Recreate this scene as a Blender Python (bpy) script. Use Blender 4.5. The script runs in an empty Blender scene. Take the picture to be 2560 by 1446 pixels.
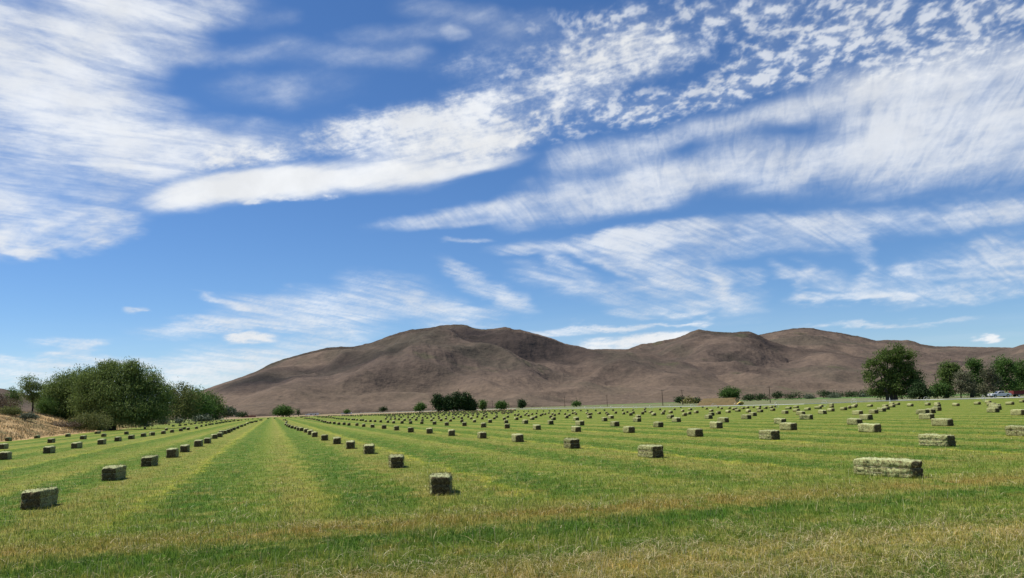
import bpy, math, random
import numpy as np
from mathutils import Matrix, Vector
R = math.radians
S = bpy.context.scene
C = S.collection
rng = np.random.default_rng(7)
random.seed(7)

# ------------------------------------------------------------------ camera
CAM_H = 2.0
PITCH, ROLL, FPX = R(8.37), R(1.95), 2000.0
CM = Matrix.Rotation(math.pi/2+PITCH, 3, 'X') @ Matrix.Rotation(-ROLL, 3, 'Z')
cd = bpy.data.cameras.new('camera'); cam = bpy.data.objects.new('camera', cd); C.objects.link(cam)
cd.sensor_width = 36; cd.lens = 36*FPX/2560; cd.clip_start = 0.1; cd.clip_end = 60000
cam.matrix_world = Matrix.Translation((0, 0, CAM_H)) @ CM.to_4x4()
S.camera = cam

def ray(px, py):                       # direction seen at a point of the photograph
    return CM @ Vector(((px-1280)/FPX, -(py-723)/FPX, -1.0))
def at(px, py, Y):                     # point at depth Y metres
    d = ray(px, py); t = Y/d.y
    return Vector((d.x*t, Y, CAM_H+d.z*t))
def ground(px, py, z=0.0):
    d = ray(px, py); t = (z-CAM_H)/d.z
    return Vector((d.x*t, d.y*t, z))
ROWD = Vector((-0.28904, 0.95732))     # direction of the bale rows
PERP = Vector((0.95732, 0.28904))

# ------------------------------------------------------------------ sun and sky
SUN_EL, SUN_AZ = R(60), math.atan2(0.30, -0.95)     # sun high on the left, slightly ahead
sd = Vector((math.cos(SUN_AZ)*math.cos(SUN_EL), math.sin(SUN_AZ)*math.cos(SUN_EL), math.sin(SUN_EL)))
sl = bpy.data.lights.new('sun', 'SUN'); sl.energy = 4.7; sl.angle = R(0.53); sl.color = (1.0, 0.955, 0.88)
so = bpy.data.objects.new('sun', sl); C.objects.link(so)
so.rotation_euler = (-sd).to_track_quat('-Z', 'Y').to_euler(); so.location = (0, 0, 60)
S.view_settings.view_transform = 'Standard'; S.view_settings.look = 'None'
S.view_settings.exposure = 0.40; S.view_settings.gamma = 1.0
S.cycles.max_bounces = 6; S.cycles.transparent_max_bounces = 8

class NT:                               # small node-tree helper
    def __init__(s, tree): s.t = tree; s.n = tree.nodes; s.l = tree.links
    def put(s, sock, v):
        if v is None: return
        if isinstance(v, bpy.types.NodeSocket): s.l.new(v, sock)
        elif hasattr(sock, 'default_value'):
            try: sock.default_value = v
            except Exception: sock.default_value = tuple(v)+(1.0,)
    def node(s, ty, props=None, ins=None, out=0):
        n = s.n.new(ty)
        for k, v in (props or {}).items(): setattr(n, k, v)
        for k, v in (ins or {}).items(): s.put(n.inputs[k], v)
        return n.outputs[out]
    def m(s, op, a, b=None, c=None, clamp=False):
        return s.node('ShaderNodeMath', {'operation': op, 'use_clamp': clamp}, {0: a, **({1: b} if b is not None else {}), **({2: c} if c is not None else {})})
    def vm(s, op, a, b=None, out=0):
        return s.node('ShaderNodeVectorMath', {'operation': op}, {0: a, **({1: b} if b is not None else {})}, out)
    def ss(s, x, lo, hi, a=0.0, b=1.0, it='SMOOTHSTEP'):
        return s.node('ShaderNodeMapRange', {'interpolation_type': it}, {0: x, 1: lo, 2: hi, 3: a, 4: b})
    def noise(s, vec, scale, detail=4, rough=0.55, dist=0.0, lac=2.0, out=0):
        return s.node('ShaderNodeTexNoise', {}, {'Vector': vec, 'Scale': scale, 'Detail': detail, 'Roughness': rough, 'Distortion': dist, 'Lacunarity': lac}, out)
    def mapping(s, vec, loc=(0, 0, 0), rot=(0, 0, 0), sc=(1, 1, 1), ty='POINT'):
        return s.node('ShaderNodeMapping', {'vector_type': ty}, {'Vector': vec, 'Location': loc, 'Rotation': rot, 'Scale': sc})
    def mix(s, f, a, b, mode='MIX'):
        n = s.n.new('ShaderNodeMix'); n.data_type = 'RGBA'; n.blend_type = mode
        s.put(n.inputs[0], f); s.put(n.inputs[6], a); s.put(n.inputs[7], b); return n.outputs[2]
    def ramp(s, f, stops, interp='LINEAR'):
        n = s.n.new('ShaderNodeValToRGB'); n.color_ramp.interpolation = interp
        e = n.color_ramp.elements
        while len(e) < len(stops): e.new(0.5)
        for i, (p, c) in enumerate(stops):
            e[i].position = p; e[i].color = tuple(c)+(1.0,)
        s.put(n.inputs[0], f); return n.outputs[0]
    def comb(s, x, y, z=0.0): return s.node('ShaderNodeCombineXYZ', {}, {0: x, 1: y, 2: z})

W = bpy.data.worlds.new('World'); S.world = W; W.use_nodes = True
W.node_tree.nodes.clear()
N = NT(W.node_tree)
sky = W.node_tree.nodes.new('ShaderNodeTexSky'); sky.sky_type = 'NISHITA'; sky.sun_disc = False
sky.sun_elevation = SUN_EL; sky.sun_rotation = math.pi/2-SUN_AZ
sky.altitude = 1300; sky.air_density = 1.0; sky.dust_density = 0.35; sky.ozone_density = 2.0
skyc = N.node('ShaderNodeHueSaturation', {}, {'Hue': 0.5, 'Saturation': 1.15, 'Value': 1.0, 'Color': sky.outputs[0]})
skyt = N.mix(1.0, skyc, (0.80, 0.95, 1.14, 1), 'MULTIPLY')
bg = W.node_tree.nodes.new('ShaderNodeBackground'); bg.inputs[1].default_value = 0.076
N.l.new(skyt, bg.inputs[0])
wo = W.node_tree.nodes.new('ShaderNodeOutputWorld'); N.l.new(bg.outputs[0], wo.inputs[0])
def UV(px, py):
    d = ray(px, py); return (d.x/d.y, d.z/d.y)
def Q(px, py):
    u, v = UV(px, py); return (u/(v+.17), 1/(v+.17))

# ------------------------------------------------------------------ numpy noise
def _hash(ix, iy, seed):
    h = (ix.astype(np.uint32)*np.uint32(374761393)+iy.astype(np.uint32)*np.uint32(668265263)+np.uint32((seed*2246822519) & 0xffffffff))
    h = (h ^ (h >> np.uint32(13)))*np.uint32(1274126177)
    return h ^ (h >> np.uint32(16))
_G = np.stack([np.cos(np.arange(64)*2*np.pi/64), np.sin(np.arange(64)*2*np.pi/64)], 1).astype(np.float32)
def perlin(x, y, seed=0):
    x0 = np.floor(x); y0 = np.floor(y); fx = (x-x0).astype(np.float32); fy = (y-y0).astype(np.float32)
    ix = x0.astype(np.int64); iy = y0.astype(np.int64)
    sx = fx*fx*fx*(fx*(fx*6-15)+10); sy = fy*fy*fy*(fy*(fy*6-15)+10)
    def g(dx, dy):
        v = _G[_hash(ix+dx, iy+dy, seed) & np.uint32(63)]
        return v[..., 0]*(fx-dx)+v[..., 1]*(fy-dy)
    a = g(0, 0); a += sx*(g(1, 0)-a); b = g(0, 1); b += sx*(g(1, 1)-b)
    return a+sy*(b-a)
def fbm(x, y, octv=5, gain=0.5, lac=2.03, seed=0):
    s = 0; a = 1.0; t = 0
    for o in range(octv):
        s = s+a*perlin(x, y, seed+o*17); t += a; a *= gain; x = x*lac+3.1; y = y*lac+1.7
    return s/t*1.6                        # about -1 .. 1
def sstep(x, lo, hi):
    t = np.clip((x-lo)/(hi-lo), 0, 1); return t*t*(3-2*t)
# ------------------------------------------------------------------ clouds: how dense the cloud deck is, by direction
def cloud_density(U, V):
    """U, V: direction as x/y and z/y.  A list of long soft streaks, frayed by noise laid out on the cloud deck."""
    cl = V+.17
    qx, qy = U/cl, 1/cl
    def sp(p0, p1, sx, sy, sc, octv, gain, seed, warp=0.25):
        a, b = Q(*p0), Q(*p1); t = math.atan2(b[1]-a[1], b[0]-a[0]); c, s = math.cos(t), math.sin(t)
        x, y = (qx*c+qy*s)*sx*sc, (-qx*s+qy*c)*sy*sc
        wx = fbm(x*.7, y*.7, 3, .5, seed=seed+90)*warp; wy = fbm(x*.7+9, y*.7+5, 3, .5, seed=seed+91)*warp
        return fbm(x+wx, y+wy, octv, gain, seed=seed)
    w1 = fbm(qx*2.2, qy*2.2, 6, .55, seed=1); w2 = fbm(qx*2.2+40, qy*2.2, 6, .55, seed=2)
    f1 = fbm(qx*9, qy*9, 4, .6, seed=3); f2 = fbm(qx*9+40, qy*9, 4, .6, seed=4)
    def strokes(lst, wa, wf=0.0, p=1.0):
        k = V*0+1.0
        x = U+wa*w1+wf*f1; y = V+wa*.55*w2+wf*.6*f2
        acc = np.zeros_like(U)
        for (x0, y0, x1, y1, w, kk) in lst:
            a, b = UV(x0, y0), UV(x1, y1)
            L = math.hypot(b[0]-a[0], b[1]-a[1])/2; t = math.atan2(b[1]-a[1], b[0]-a[0]); c, s = math.cos(t), math.sin(t)
            X = x-(a[0]+b[0])/2; Y = y-(a[1]+b[1])/2
            r = w/FPX
            lx = np.maximum(np.abs(X*c+Y*s)-L*.55, 0)/(L*.62+r*.9); ly = (-X*s+Y*c)/(r*1.55)
            acc += kk*sstep(np.sqrt(lx*lx+ly*ly), 1.0, 0.0)
        return acc
    n_long = sp((360, 500), (1700, 130), 0.8, 2.6, 3.0, 8, .62, 11)
    n_left = sp((0, 240), (560, 290), 0.7, 2.0, 3.2, 8, .62, 21, .6)
    n_leftd = sp((100, 40), (470, 170), 0.7, 1.8, 4.2, 8, .62, 23, .6)
    n_leftu = sp((0, 640), (330, 530), 0.8, 2.2, 3.6, 8, .62, 25, .6)
    n_hair = sp((1300, 300), (1400, 540), 0.55, 4.5, 4.5, 6, .6, 31, .5)
    n_hair2 = sp((1500, 600), (1740, 700), 0.4, 3.0, 2.6, 7, .58, 37, .7)
    n_low = sp((360, 830), (960, 790), 0.4, 1.5, 2.0, 8, .6, 41, .9)
    n_fine = fbm(qx*9, qy*9, 7, .72, seed=51)
    n_puff = fbm(qx*25+w1*1.1, qy*22+w2*1.1, 4, .6, seed=61)
    n_big = fbm(qx*1.6, qy*1.6, 5, .55, seed=71)
    def rid(p0, p1, sx, sy, sc, seed, warp):
        return .55-np.abs(sp(p0, p1, sx, sy, sc, 5, .6, seed, warp))*2.2
    f_left = rid((0, 200), (560, 300), .5, 3.0, 5.5, 101, .9); f_veil = rid((1350, 330), (1470, 560), .45, 2.6, 6.0, 103, 1.1); f_low = rid((1400, 610), (1760, 720), .35, 2.2, 4.5, 105, 1.3)
    f_long = rid((360, 500), (1700, 130), .6, 3.2, 5.0, 107, .8)
    def ex(s, n, c, k, top, p=1.3): return (1-np.exp(-k*s**p*np.exp(c*n)))*top
    A = []
    t1 = sstep(V, .52, .36); t0 = sstep(V, .22, .32)
    nl = n_leftd*(1-t1)+n_left*t1*t0+n_leftu*(1-t0)
    A.append(ex(strokes(CL['left'], .06), nl*1.2+n_big*1.6+n_fine*.5+f_left*.38-.4, 1.75, 1.0, .90))
    A.append(ex(strokes(CL['band'], .022, .004), n_long*.8+n_fine*.5+n_big*.5+f_long*.35, 1.2, 1.6, .96, 1.6))
    A.append(ex(strokes(CL['bandr'], .05, .012), n_fine*1.5+n_puff*.7+f_long*.5+n_big*.8-.3, 1.9, 1.3, .92))
    A.append(ex(strokes(CL['puffs'], .05, .01), sstep(n_puff, -.35, .45)*2.3-1.75+n_fine*.9+n_big*1.3, 1.5, 1.15, .76))
    A.append(ex(strokes(CL['veil'], .03, .004), n_hair*.2+n_long*.6+n_big*1.3+n_fine*.6+f_veil*.42-.15, 1.5, 1.0, .84, 1.4))
    A.append(ex(strokes(CL['low'], .034, .007), n_low*.8+n_hair2*.4+n_fine*.6+n_big*.6+f_low*.55-.25, 1.9, 1.15, .82))
    A.append(ex(strokes(CL['wisp'], .045, .008), n_long*1.0+n_fine*.6, 2.0, .6, .6))
    A.append(ex(strokes(CL['small'], .006, .006), n_fine*1.4, 1.8, 1.6, .95, 1.6))
    A.append(ex(sstep(V, .14, .0)*.22*(1+0*V), n_low, 1.5, 1.0, .8, 1))
    clear = 1
    for a in A: clear = clear*(1-a)
    return 1-clear
CL = dict(
left=[(-120, 40, 250, 50, 170, 1), (-120, 200, 270, 180, 150, 1.05), (250, 15, 640, 20, 60, .75), (200, 90, 480, 110, 70, .6), (-120, 310, 420, 320, 110, .9),
    (200, 262, 540, 272, 28, .55), (-100, 410, 330, 395, 110, .9), (-100, 480, 330, 460, 70, .7), (-120, 625, 300, 560, 48, 1.25), (100, 580, 370, 520, 40, .6),
    (-40, 535, 340, 500, 45, .5), (400, 410, 740, 345, 55, .75), (330, 440, 480, 400, 50, .5), (230, 360, 530, 335, 42, .8), (300, 170, 430, 200, 60, .4), (60, 640, 180, 650, 10, .5)],
band=[(372, 498, 800, 455, 36, 1.5), (470, 472, 1120, 432, 36, 1.2), (640, 440, 1200, 405, 30, .8), (860, 385, 1300, 335, 44, .6), (1000, 445, 1320, 392, 20, .7)],
bandr=[(740, 352, 1250, 262, 45, 1.0), (880, 335, 1300, 330, 60, .9), (1080, 300, 1540, 190, 62, 1.1), (950, 400, 1280, 360, 40, .6), (1270, 350, 1420, 310, 34, .6), (1360, 225, 1690, 115, 60, .95), (1080, 175, 1500, 110, 40, .4),
    (560, 518, 840, 490, 10, .7), (560, 395, 900, 350, 40, .6), (480, 420, 700, 390, 30, .6), (1480, 120, 1700, 80, 40, .5)],
puffs=[(1280, 320, 1720, 255, 50, 1.0), (1400, 230, 1720, 130, 60, .6), (1250, 180, 1500, 110, 40, .5), (1480, 300, 1900, 215, 40, 1.0), (1700, 250, 2040, 180, 34, .95), (1500, 80, 2100, 0, 70, .75), (1800, 200, 2230, 60, 70, .95), (2080, 150, 2660, 60, 90, 1.0), (1280, 70, 1660, 60, 50, .5),
    (2100, 20, 2640, 0, 60, .9), (1250, 370, 1500, 335, 25, .6)],
veil=[(935, 562, 1350, 500, 20, 1.1), (1000, 572, 1260, 545, 12, .7), (1260, 545, 1700, 490, 34, 1.1), (1320, 495, 1800, 430, 50, .9), (1370, 412, 1700, 350, 34, 1.1), (1690, 335, 2080, 258, 34, 1.25), (1780, 370, 2050, 400, 50, .5),
    (1800, 430, 2660, 385, 80, 1.1), (1980, 265, 2660, 130, 60, .9), (2150, 290, 2660, 230, 80, .9), (2100, 360, 2760, 330, 90, .8), (1560, 440, 2000, 440, 50, .7), (2560, 200, 2760, 300, 120, .7)],
low=[(1240, 626, 1620, 598, 20, 1.0), (1480, 606, 2050, 568, 24, 1.1), (1950, 572, 2660, 520, 40, 1.0), (1700, 625, 2150, 600, 22, .45), (1600, 575, 1950, 550, 16, .35),
    (1510, 612, 1740, 690, 34, .8), (1560, 610, 1830, 680, 26, .5), (1370, 640, 1510, 700, 22, .7), (1420, 620, 1600, 680, 12, .6), (1100, 606, 1230, 600, 7, .8),
    (1280, 680, 1560, 745, 30, .7), (1560, 705, 1900, 760, 40, .75), (1770, 670, 1830, 735, 22, .9), (1800, 675, 1910, 700, 20, .6), (1470, 768, 1790, 770, 17, .7), (1640, 690, 1720, 735, 16, .6),
    (1925, 665, 1995, 702, 22, .6), (2012, 660, 2002, 735, 22, .55), (2010, 700, 2280, 745, 30, .8), (2140, 600, 2170, 740, 30, .5), (2240, 660, 2330, 725, 26, .8), (2000, 757, 2300, 747, 11, .8),
    (2210, 700, 2660, 640, 55, .8), (2300, 745, 2660, 705, 22, .9), (2330, 692, 2660, 690, 12, .8), (2420, 620, 2660, 600, 30, .5),
    (485, 733, 640, 782, 10, .8), (540, 770, 960, 800, 42, .8), (640, 760, 960, 775, 26, .5), (880, 705, 1150, 800, 44, .85), (1080, 660, 1290, 765, 22, .9), (700, 742, 1000, 740, 26, .5), (1240, 740, 1330, 775, 26, .9),
    (350, 822, 900, 815, 22, 1.0), (450, 890, 900, 880, 34, .6), (60, 862, 250, 868, 13, 1.1), (130, 880, 220, 885, 10, .7), (-60, 905, 430, 903, 15, .9), (1100, 800, 1260, 790, 22, .7),
    (-60, 950, 700, 950, 45, .9), (400, 925, 760, 900, 25, .7), (700, 850, 900, 850, 20, .4), (1290, 832, 1620, 816, 10, 1.1), (1560, 810, 1800, 800, 6, .7), (2000, 815, 2400, 800, 8, .9), (310, 765, 400, 772, 7, .8),
    ],
wisp=[(640, 130, 1040, 145, 38, .6), (860, 85, 1145, 82, 26, .7), (1080, 78, 1145, 90, 18, 1.0), (860, 155, 1035, 128, 28, .9), (380, 140, 680, 152, 26, .8), (450, 305, 680, 310, 24, .8), (560, 215, 760, 235, 36, .45),
    (1000, 20, 1280, 60, 36, .5), (700, 240, 900, 200, 50, .35), (1150, 110, 1400, 60, 50, .5), (640, 60, 760, 40, 30, .4)],
small=[(560, 845, 690, 848, 10, 1.3), (580, 838, 650, 840, 8, 1.0), (2430, 850, 2505, 848, 6, 1.2), (2460, 843, 2490, 843, 7, 1.1), (1440, 868, 1740, 846, 18, 1.3), (1600, 850, 1760, 836, 12, 1.0)])

# ------------------------------------------------------------------ mesh helpers
def mesh_np(name, verts, faces, mat, parent=None, smooth=False, attrs=None):
    """verts (n,3); faces: array (m,k) or list of such arrays; ONE mesh object."""
    if not isinstance(faces, list): faces = [faces]
    me = bpy.data.meshes.new(name)
    verts = np.asarray(verts, np.float32)
    me.vertices.add(len(verts)); me.vertices.foreach_set('co', verts.ravel())
    loops = np.concatenate([f.ravel() for f in faces]).astype(np.int32)
    cnt = np.concatenate([np.full(len(f), f.shape[1], np.int32) for f in faces])
    start = np.concatenate([[0], np.cumsum(cnt)[:-1]]).astype(np.int32)
    me.loops.add(len(loops)); me.loops.foreach_set('vertex_index', loops)
    me.polygons.add(len(cnt)); me.polygons.foreach_set('loop_start', start); me.polygons.foreach_set('loop_total', cnt)
    if smooth: me.polygons.foreach_set('use_smooth', np.ones(len(cnt), bool))
    me.update(calc_edges=True)
    for k, v in (attrs or {}).items():
        at_ = me.attributes.new(k, 'FLOAT', 'POINT'); at_.data.foreach_set('value', np.asarray(v, np.float32))
    if isinstance(mat, (list, tuple)):
        for m_ in mat: me.materials.append(m_)
    else: me.materials.append(mat)
    o = bpy.data.objects.new(name, me); C.objects.link(o)
    if parent: o.parent = parent
    return o
def tag(o, label=None, cat=None, group=None, kind=None):
    if label: o['label'] = label
    if cat: o['category'] = cat
    if group: o['group'] = group
    if kind: o['kind'] = kind
    return o
def empty(name, loc, rz=0):
    o = bpy.data.objects.new(name, None); C.objects.link(o); o.location = loc; o.rotation_euler = (0, 0, rz); o.empty_display_size = .2; return o
def grid_faces(nu, nv):
    i = np.arange(nu-1)[:, None]*nv+np.arange(nv-1)[None, :]
    return np.stack([i, i+nv, i+nv+1, i+1], -1).reshape(-1, 4)
class MB:                                # collects boxes and tubes into ONE mesh
    def __init__(s): s.v = []; s.f = []; s.k = 0
    def add(s, v, f):
        s.v.append(np.asarray(v, float)); s.f += [tuple(int(i)+s.k for i in q_) for q_ in f]; s.k += len(v); return s
    def box(s, c, d, rz=0, M=None):
        v = np.array([[x, y, z] for x in (-.5, .5) for y in (-.5, .5) for z in (-.5, .5)])*np.array(d)
        c_, s_ = math.cos(rz), math.sin(rz); v = v@np.array([[c_, s_, 0], [-s_, c_, 0], [0, 0, 1]])
        return s.add(v+np.array(c), [(0, 1, 3, 2), (4, 6, 7, 5), (0, 4, 5, 1), (2, 3, 7, 6), (0, 2, 6, 4), (1, 5, 7, 3)])
    def tube(s, pts, rad, n=8, cap=True):
        pts = [Vector(p) for p in pts]; k0 = []
        for i, p in enumerate(pts):
            t = (pts[min(i+1, len(pts)-1)]-pts[max(i-1, 0)]).normalized()
            a = t.cross(Vector((0, 0, 1)) if abs(t.z) < .9 else Vector((1, 0, 0))).normalized(); b = t.cross(a)
            r = rad[i] if hasattr(rad, '__len__') else rad
            k0 += [p+a*math.cos(j*2*math.pi/n)*r+b*math.sin(j*2*math.pi/n)*r for j in range(n)]
        f = [(i*n+j, i*n+(j+1) % n, (i+1)*n+(j+1) % n, (i+1)*n+j) for i in range(len(pts)-1) for j in range(n)]
        if cap: f += [tuple(range(n))[::-1], tuple((len(pts)-1)*n+j for j in range(n))]
        return s.add([tuple(p) for p in k0], f)
    def prism(s, prof, y0, y1):          # x,z outline pushed along y
        n = len(prof); v = [(x, y0, z) for x, z in prof]+[(x, y1, z) for x, z in prof]
        return s.add(v, [tuple(range(n)), tuple(range(2*n-1, n-1, -1))]+[(i, i+n, (i+1) % n+n, (i+1) % n) for i in range(n)])
    def build(s, name, mat, parent=None, smooth=False, loc=None, bevel=0):
        me = bpy.data.meshes.new(name); me.from_pydata(np.concatenate(s.v).tolist(), [], s.f); me.materials.append(mat)
        if smooth:
            for p in me.polygons: p.use_smooth = True
        me.update(); o = bpy.data.objects.new(name, me); C.objects.link(o)
        if parent: o.parent = parent
        if loc is not None: o.location = loc
        if bevel:
            b = o.modifiers.new('bevel', 'BEVEL'); b.width = bevel; b.segments = 2
        return o

# ------------------------------------------------------------------ materials
def material(name):
    m_ = bpy.data.materials.new(name); m_.use_nodes = True; m_.node_tree.nodes.clear()
    return m_, NT(m_.node_tree)
def out(n, surf, disp=None):
    o = n.n.new('ShaderNodeOutputMaterial'); n.l.new(surf, o.inputs[0])
    if disp is not None: n.l.new(disp, o.inputs[2])
def pbsdf(n, col, rough=0.9, spec=0.2, normal=None, metal=0.0, **kw):
    ins = {'Base Color': col, 'Roughness': rough, 'Specular IOR Level': spec, 'Metallic': metal}
    if normal is not None: ins['Normal'] = normal
    ins.update(kw)
    return n.node('ShaderNodeBsdfPrincipled', {}, ins)
def pos(n): return n.node('ShaderNodeNewGeometry', {}, {}, 0)
def bump(n, h, dist, strength=1.0):
    return n.node('ShaderNodeBump', {}, {'Strength': strength, 'Distance': dist, 'Height': h})
def simple(name, col, rough=.6, spec=.3, metal=0, var=.12, scale=6):
    m_, n = material(name)
    tc = n.node('ShaderNodeTexCoord', {}, {}, 3)
    k = n.ss(n.noise(tc, scale, 5, .6), .3, .7, 1-var, 1+var, 'LINEAR')
    c = n.mix(1.0, tuple(col)+(1,), n.comb(k, k, k), 'MULTIPLY')
    out(n, pbsdf(n, c, rough, spec, metal=metal)); return m_

FAR = 1.0
def field_colour(n, p):
    """Mown hay field: swaths run with the bale rows, the headland swaths cross them near the edge."""
    w = n.node('ShaderNodeVectorMath', {'operation': 'DOT_PRODUCT'}, {0: p, 1: (PERP.x, PERP.y, 0)}, 1)
    l = n.node('ShaderNodeVectorMath', {'operation': 'DOT_PRODUCT'}, {0: p, 1: (ROWD.x, ROWD.y, 0)}, 1)
    flat = n.vm('MULTIPLY', p, (1, 1, 0))
    n1 = n.noise(flat, .35, 4, .6); n2 = n.noise(flat, 1.3, 5, .65); n3 = n.noise(flat, 6.0, 4, .7)
    swv = n.comb(n.m('MULTIPLY', w, 1.0), n.m('MULTIPLY', l, .10)); ns = n.noise(swv, .9, 5, .6)
    wob = n.m('ADD', n.m('MULTIPLY', n.m('SUBTRACT', n1, .5), 1.7), n.m('MULTIPLY', n.m('SUBTRACT', n2, .5), 2.6))
    c = n.m('FRACT', n.m('DIVIDE', n.m('ADD', n.m('ADD', w, wob), 5.0+8.55*6), 8.55))
    G1, G2, G3 = (.066, .145, .016), (.120, .190, .026), (.195, .240, .050)      # lush, mid, pale green
    O1, Y1, T1, B1 = (.250, .235, .070), (.400, .400, .070), (.440, .350, .150), (.280, .195, .065)
    rows = n.ramp(c, [(0, O1), (.07, O1), (.14, G3), (.21, O1), (.25, Y1), (.29, G1), (.42, G1), (.50, G2), (.57, G3), (.65, O1), (.71, (.30, .31, .07)), (.76, G1), (.90, G1), (.96, G2), (1, O1)])
    rows = n.mix(n.ss(n.noise(flat, .06, 4, .6),   .45, .62, .0, .25), rows, (.135, .195, .032, 1))
    lw = n.m('ADD', l, n.m('MULTIPLY', wob, .55))
    head = n.ramp(n.m('DIVIDE', n.m('SUBTRACT', lw, 7.0), 12.0), [(0, G2), (.10, O1), (.20, T1), (.26, O1), (.32, G2), (.36, G3), (.41, G2), (.46, G1), (.53, G1), (.575, O1), (.64, B1), (.72, O1), (.80, G3), (.86, G2), (1, O1)])
    col = n.mix(n.ss(n.m('ADD', lw, n.m('MULTIPLY', w, -.12)), 15.0, 18.5), head, rows)
    col = n.mix(n.ss(ns, .50, .70, 0, .45), col, G3+(1,))
    col = n.mix(n.ss(n2, .50, .72, 0, .5), col, O1+(1,))
    col = n.mix(n.ss(n.noise(flat, .8, 4, .6, .3), .54, .70, 0, .55), col, B1+(1,))
    col = n.mix(n.ss(n.noise(flat, 2.6, 4, .65), .55, .72, 0, .5), col, T1+(1,))
    col = n.mix(n.ss(n.noise(flat, .23, 3, .5), .45, .65, 0, .35), col, G2+(1,))
    d1 = n.noise(n.mapping(flat, sc=(1, .6, 1)), 1.9, 7, .78); d2 = n.noise(flat, 4.5, 6, .8, .4)
    col = n.mix(n.ss(d1, .51, .60, 0, .48), col, (.42, .37, .140, 1)); col = n.mix(n.ss(d2, .49, .40, 0, .65), col, (.060, .140, .012, 1)); col = n.mix(n.ss(n.noise(flat, .9, 6, .7, .6), .47, .38, 0, .6), col, (.085, .180, .016, 1))
    col = n.mix(1.0, col, (.86, .85, .62, 1), 'MULTIPLY')
    return col, n2, n3, flat

# field surface
M = {}
m_, n = material('mown_field'); p = pos(n)
fc, n2, n3, flat = field_colour(n, p)
spk = n.noise(flat, 22, 5, .75); spk2 = n.noise(n.mapping(flat, sc=(1, .35, 1)), 3.2, 6, .75)
k = n.m('ADD', n.ss(spk, .25, .75, .55, 1.35, 'LINEAR'), n.ss(spk2, .35, .65, -.15, .15, 'LINEAR'))
fc2 = n.mix(1.0, fc, n.comb(k, k, k), 'MULTIPLY')
fc2 = n.mix(n.ss(n.noise(flat, 9, 5, .8), .56, .72, 0, .55), fc2, (.30, .29, .11, 1))
out(n, pbsdf(n, fc2, .95, .1, bump(n, n.m('ADD', spk, n.m('MULTIPLY', n3, 1.5)), .03)))
M['field'] = m_
# valley floor: sage and dry grass
m_, n = material('valley_floor'); p = pos(n)
a1 = n.noise(p, .02, 6, .65); a2 = n.noise(n.mapping(p, sc=(1, .4, 1)), .25, 6, .75)
c = n.ramp(n.m('ADD', n.m('MULTIPLY', a1, .5), n.m('MULTIPLY', a2, .5)), [(.30, (.07, .10, .035)), (.45, (.12, .14, .06)), (.55, (.17, .165, .085)), (.7, (.22, .185, .115))])
out(n, pbsdf(n, c, .95, .05)); M['valley'] = m_
# irrigated strip
m_, n = material('green_pasture'); p = pos(n)
c = n.ramp(n.noise(p, .05, 5, .6), [(.3, (.065, .14, .03)), (.7, (.12, .18, .055))]); out(n, pbsdf(n, c, .95, .05)); M['pasture'] = m_
m_, n = material('dry_margin'); p = pos(n)
c = n.ramp(n.noise(n.mapping(p, sc=(1, .4, 1)), .3, 6, .7), [(.3, (.20, .14, .085)), (.5, (.30, .215, .13)), (.7, (.17, .19, .07))]); out(n, pbsdf(n, c, .95, .05)); M['margin'] = m_

# ------------------------------------------------------------------ ground sheets
def sheet(name, pts, z, mat, kind='structure'):
    me = bpy.data.meshes.new(name); me.from_pydata([(x, y, z) for x, y in pts], [], [tuple(range(len(pts)))])
    me.materials.append(mat); o = bpy.data.objects.new(name, me); C.objects.link(o); o['kind'] = kind; return o
RG = 14000
sheet('ground', [(-RG, -300), (RG, -300), (RG, RG), (-RG, RG)], -.02, M['valley'])
def gp(lst): return [tuple(ground(x, y)[:2]) for x, y in lst]
far_edge = gp([(640, 1044.6), (760, 1041.5), (900, 1037.6), (1000, 1034), (1100, 1029.5), (1280, 1025), (1440, 1022.5), (1600, 1019.8), (1760, 1017), (1920, 1013.5), (2080, 1009.5), (2240, 1004), (2400, 1000), (2560, 996.5)])
sheet('field', [(-60, -60), (-52, 60), (-63, 90), (-78, 140), (-100, 205), (-135, 320), (-165, 430)]+far_edge+[(160, 165), (150, -60)], 0.0, M['field'])
mar = gp([(560, 1048.5), (640, 1046.0), (760, 1043.0), (900, 1039.0), (1000, 1035.2), (1100, 1030.3), (1280, 1025.6)])
mar2 = gp([(1290, 1022.5), (1000, 1031.2), (900, 1034.2), (760, 1038.5), (640, 1041.8), (560, 1044.5)])
sheet('dry_verge', mar+mar2, -.008, M['margin'])
sheet('far_pasture', gp([(1320, 1018.2), (1600, 1010.8), (1760, 1005), (1990, 999), (2260, 993.2), (2700, 983)])+gp([(2700, 977), (2260, 989.3), (1990, 996), (1600, 1008.9), (1320, 1016.6)]), -.010, M['pasture'])

# the sagebrush and dry-grass bank along the left edge of the field
m_, n = material('dry_bank'); p = pos(n)
b1 = n.noise(p, .22, 5, .6); b2 = n.noise(p, 1.6, 6, .75)
c = n.ramp(n.m('ADD', n.m('MULTIPLY', b1, .6), n.m('MULTIPLY', b2, .4)), [(.36, (.15, .15, .06)), (.44, (.27, .20, .10)), (.52, (.46, .30, .14)), (.58, (.50, .36, .18)), (.66, (.24, .18, .13))])
by = n.node('ShaderNodeSeparateXYZ', {}, {0: p}, 1)
c = n.mix(n.ss(n.m('ADD', by, n.m('MULTIPLY', b1, 60)), 200, 250, 0, .8), c, (.13, .20, .045, 1))
out(n, pbsdf(n, c, .95, .05, bump(n, b2, .3))); M['bank'] = m_
ll = np.linspace(25, 620, 460)[:, None]*np.ones((1, 60)); ww = -(29+np.linspace(0, 1, 60)[None, :]**1.3*110)*np.ones((460, 1))
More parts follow.
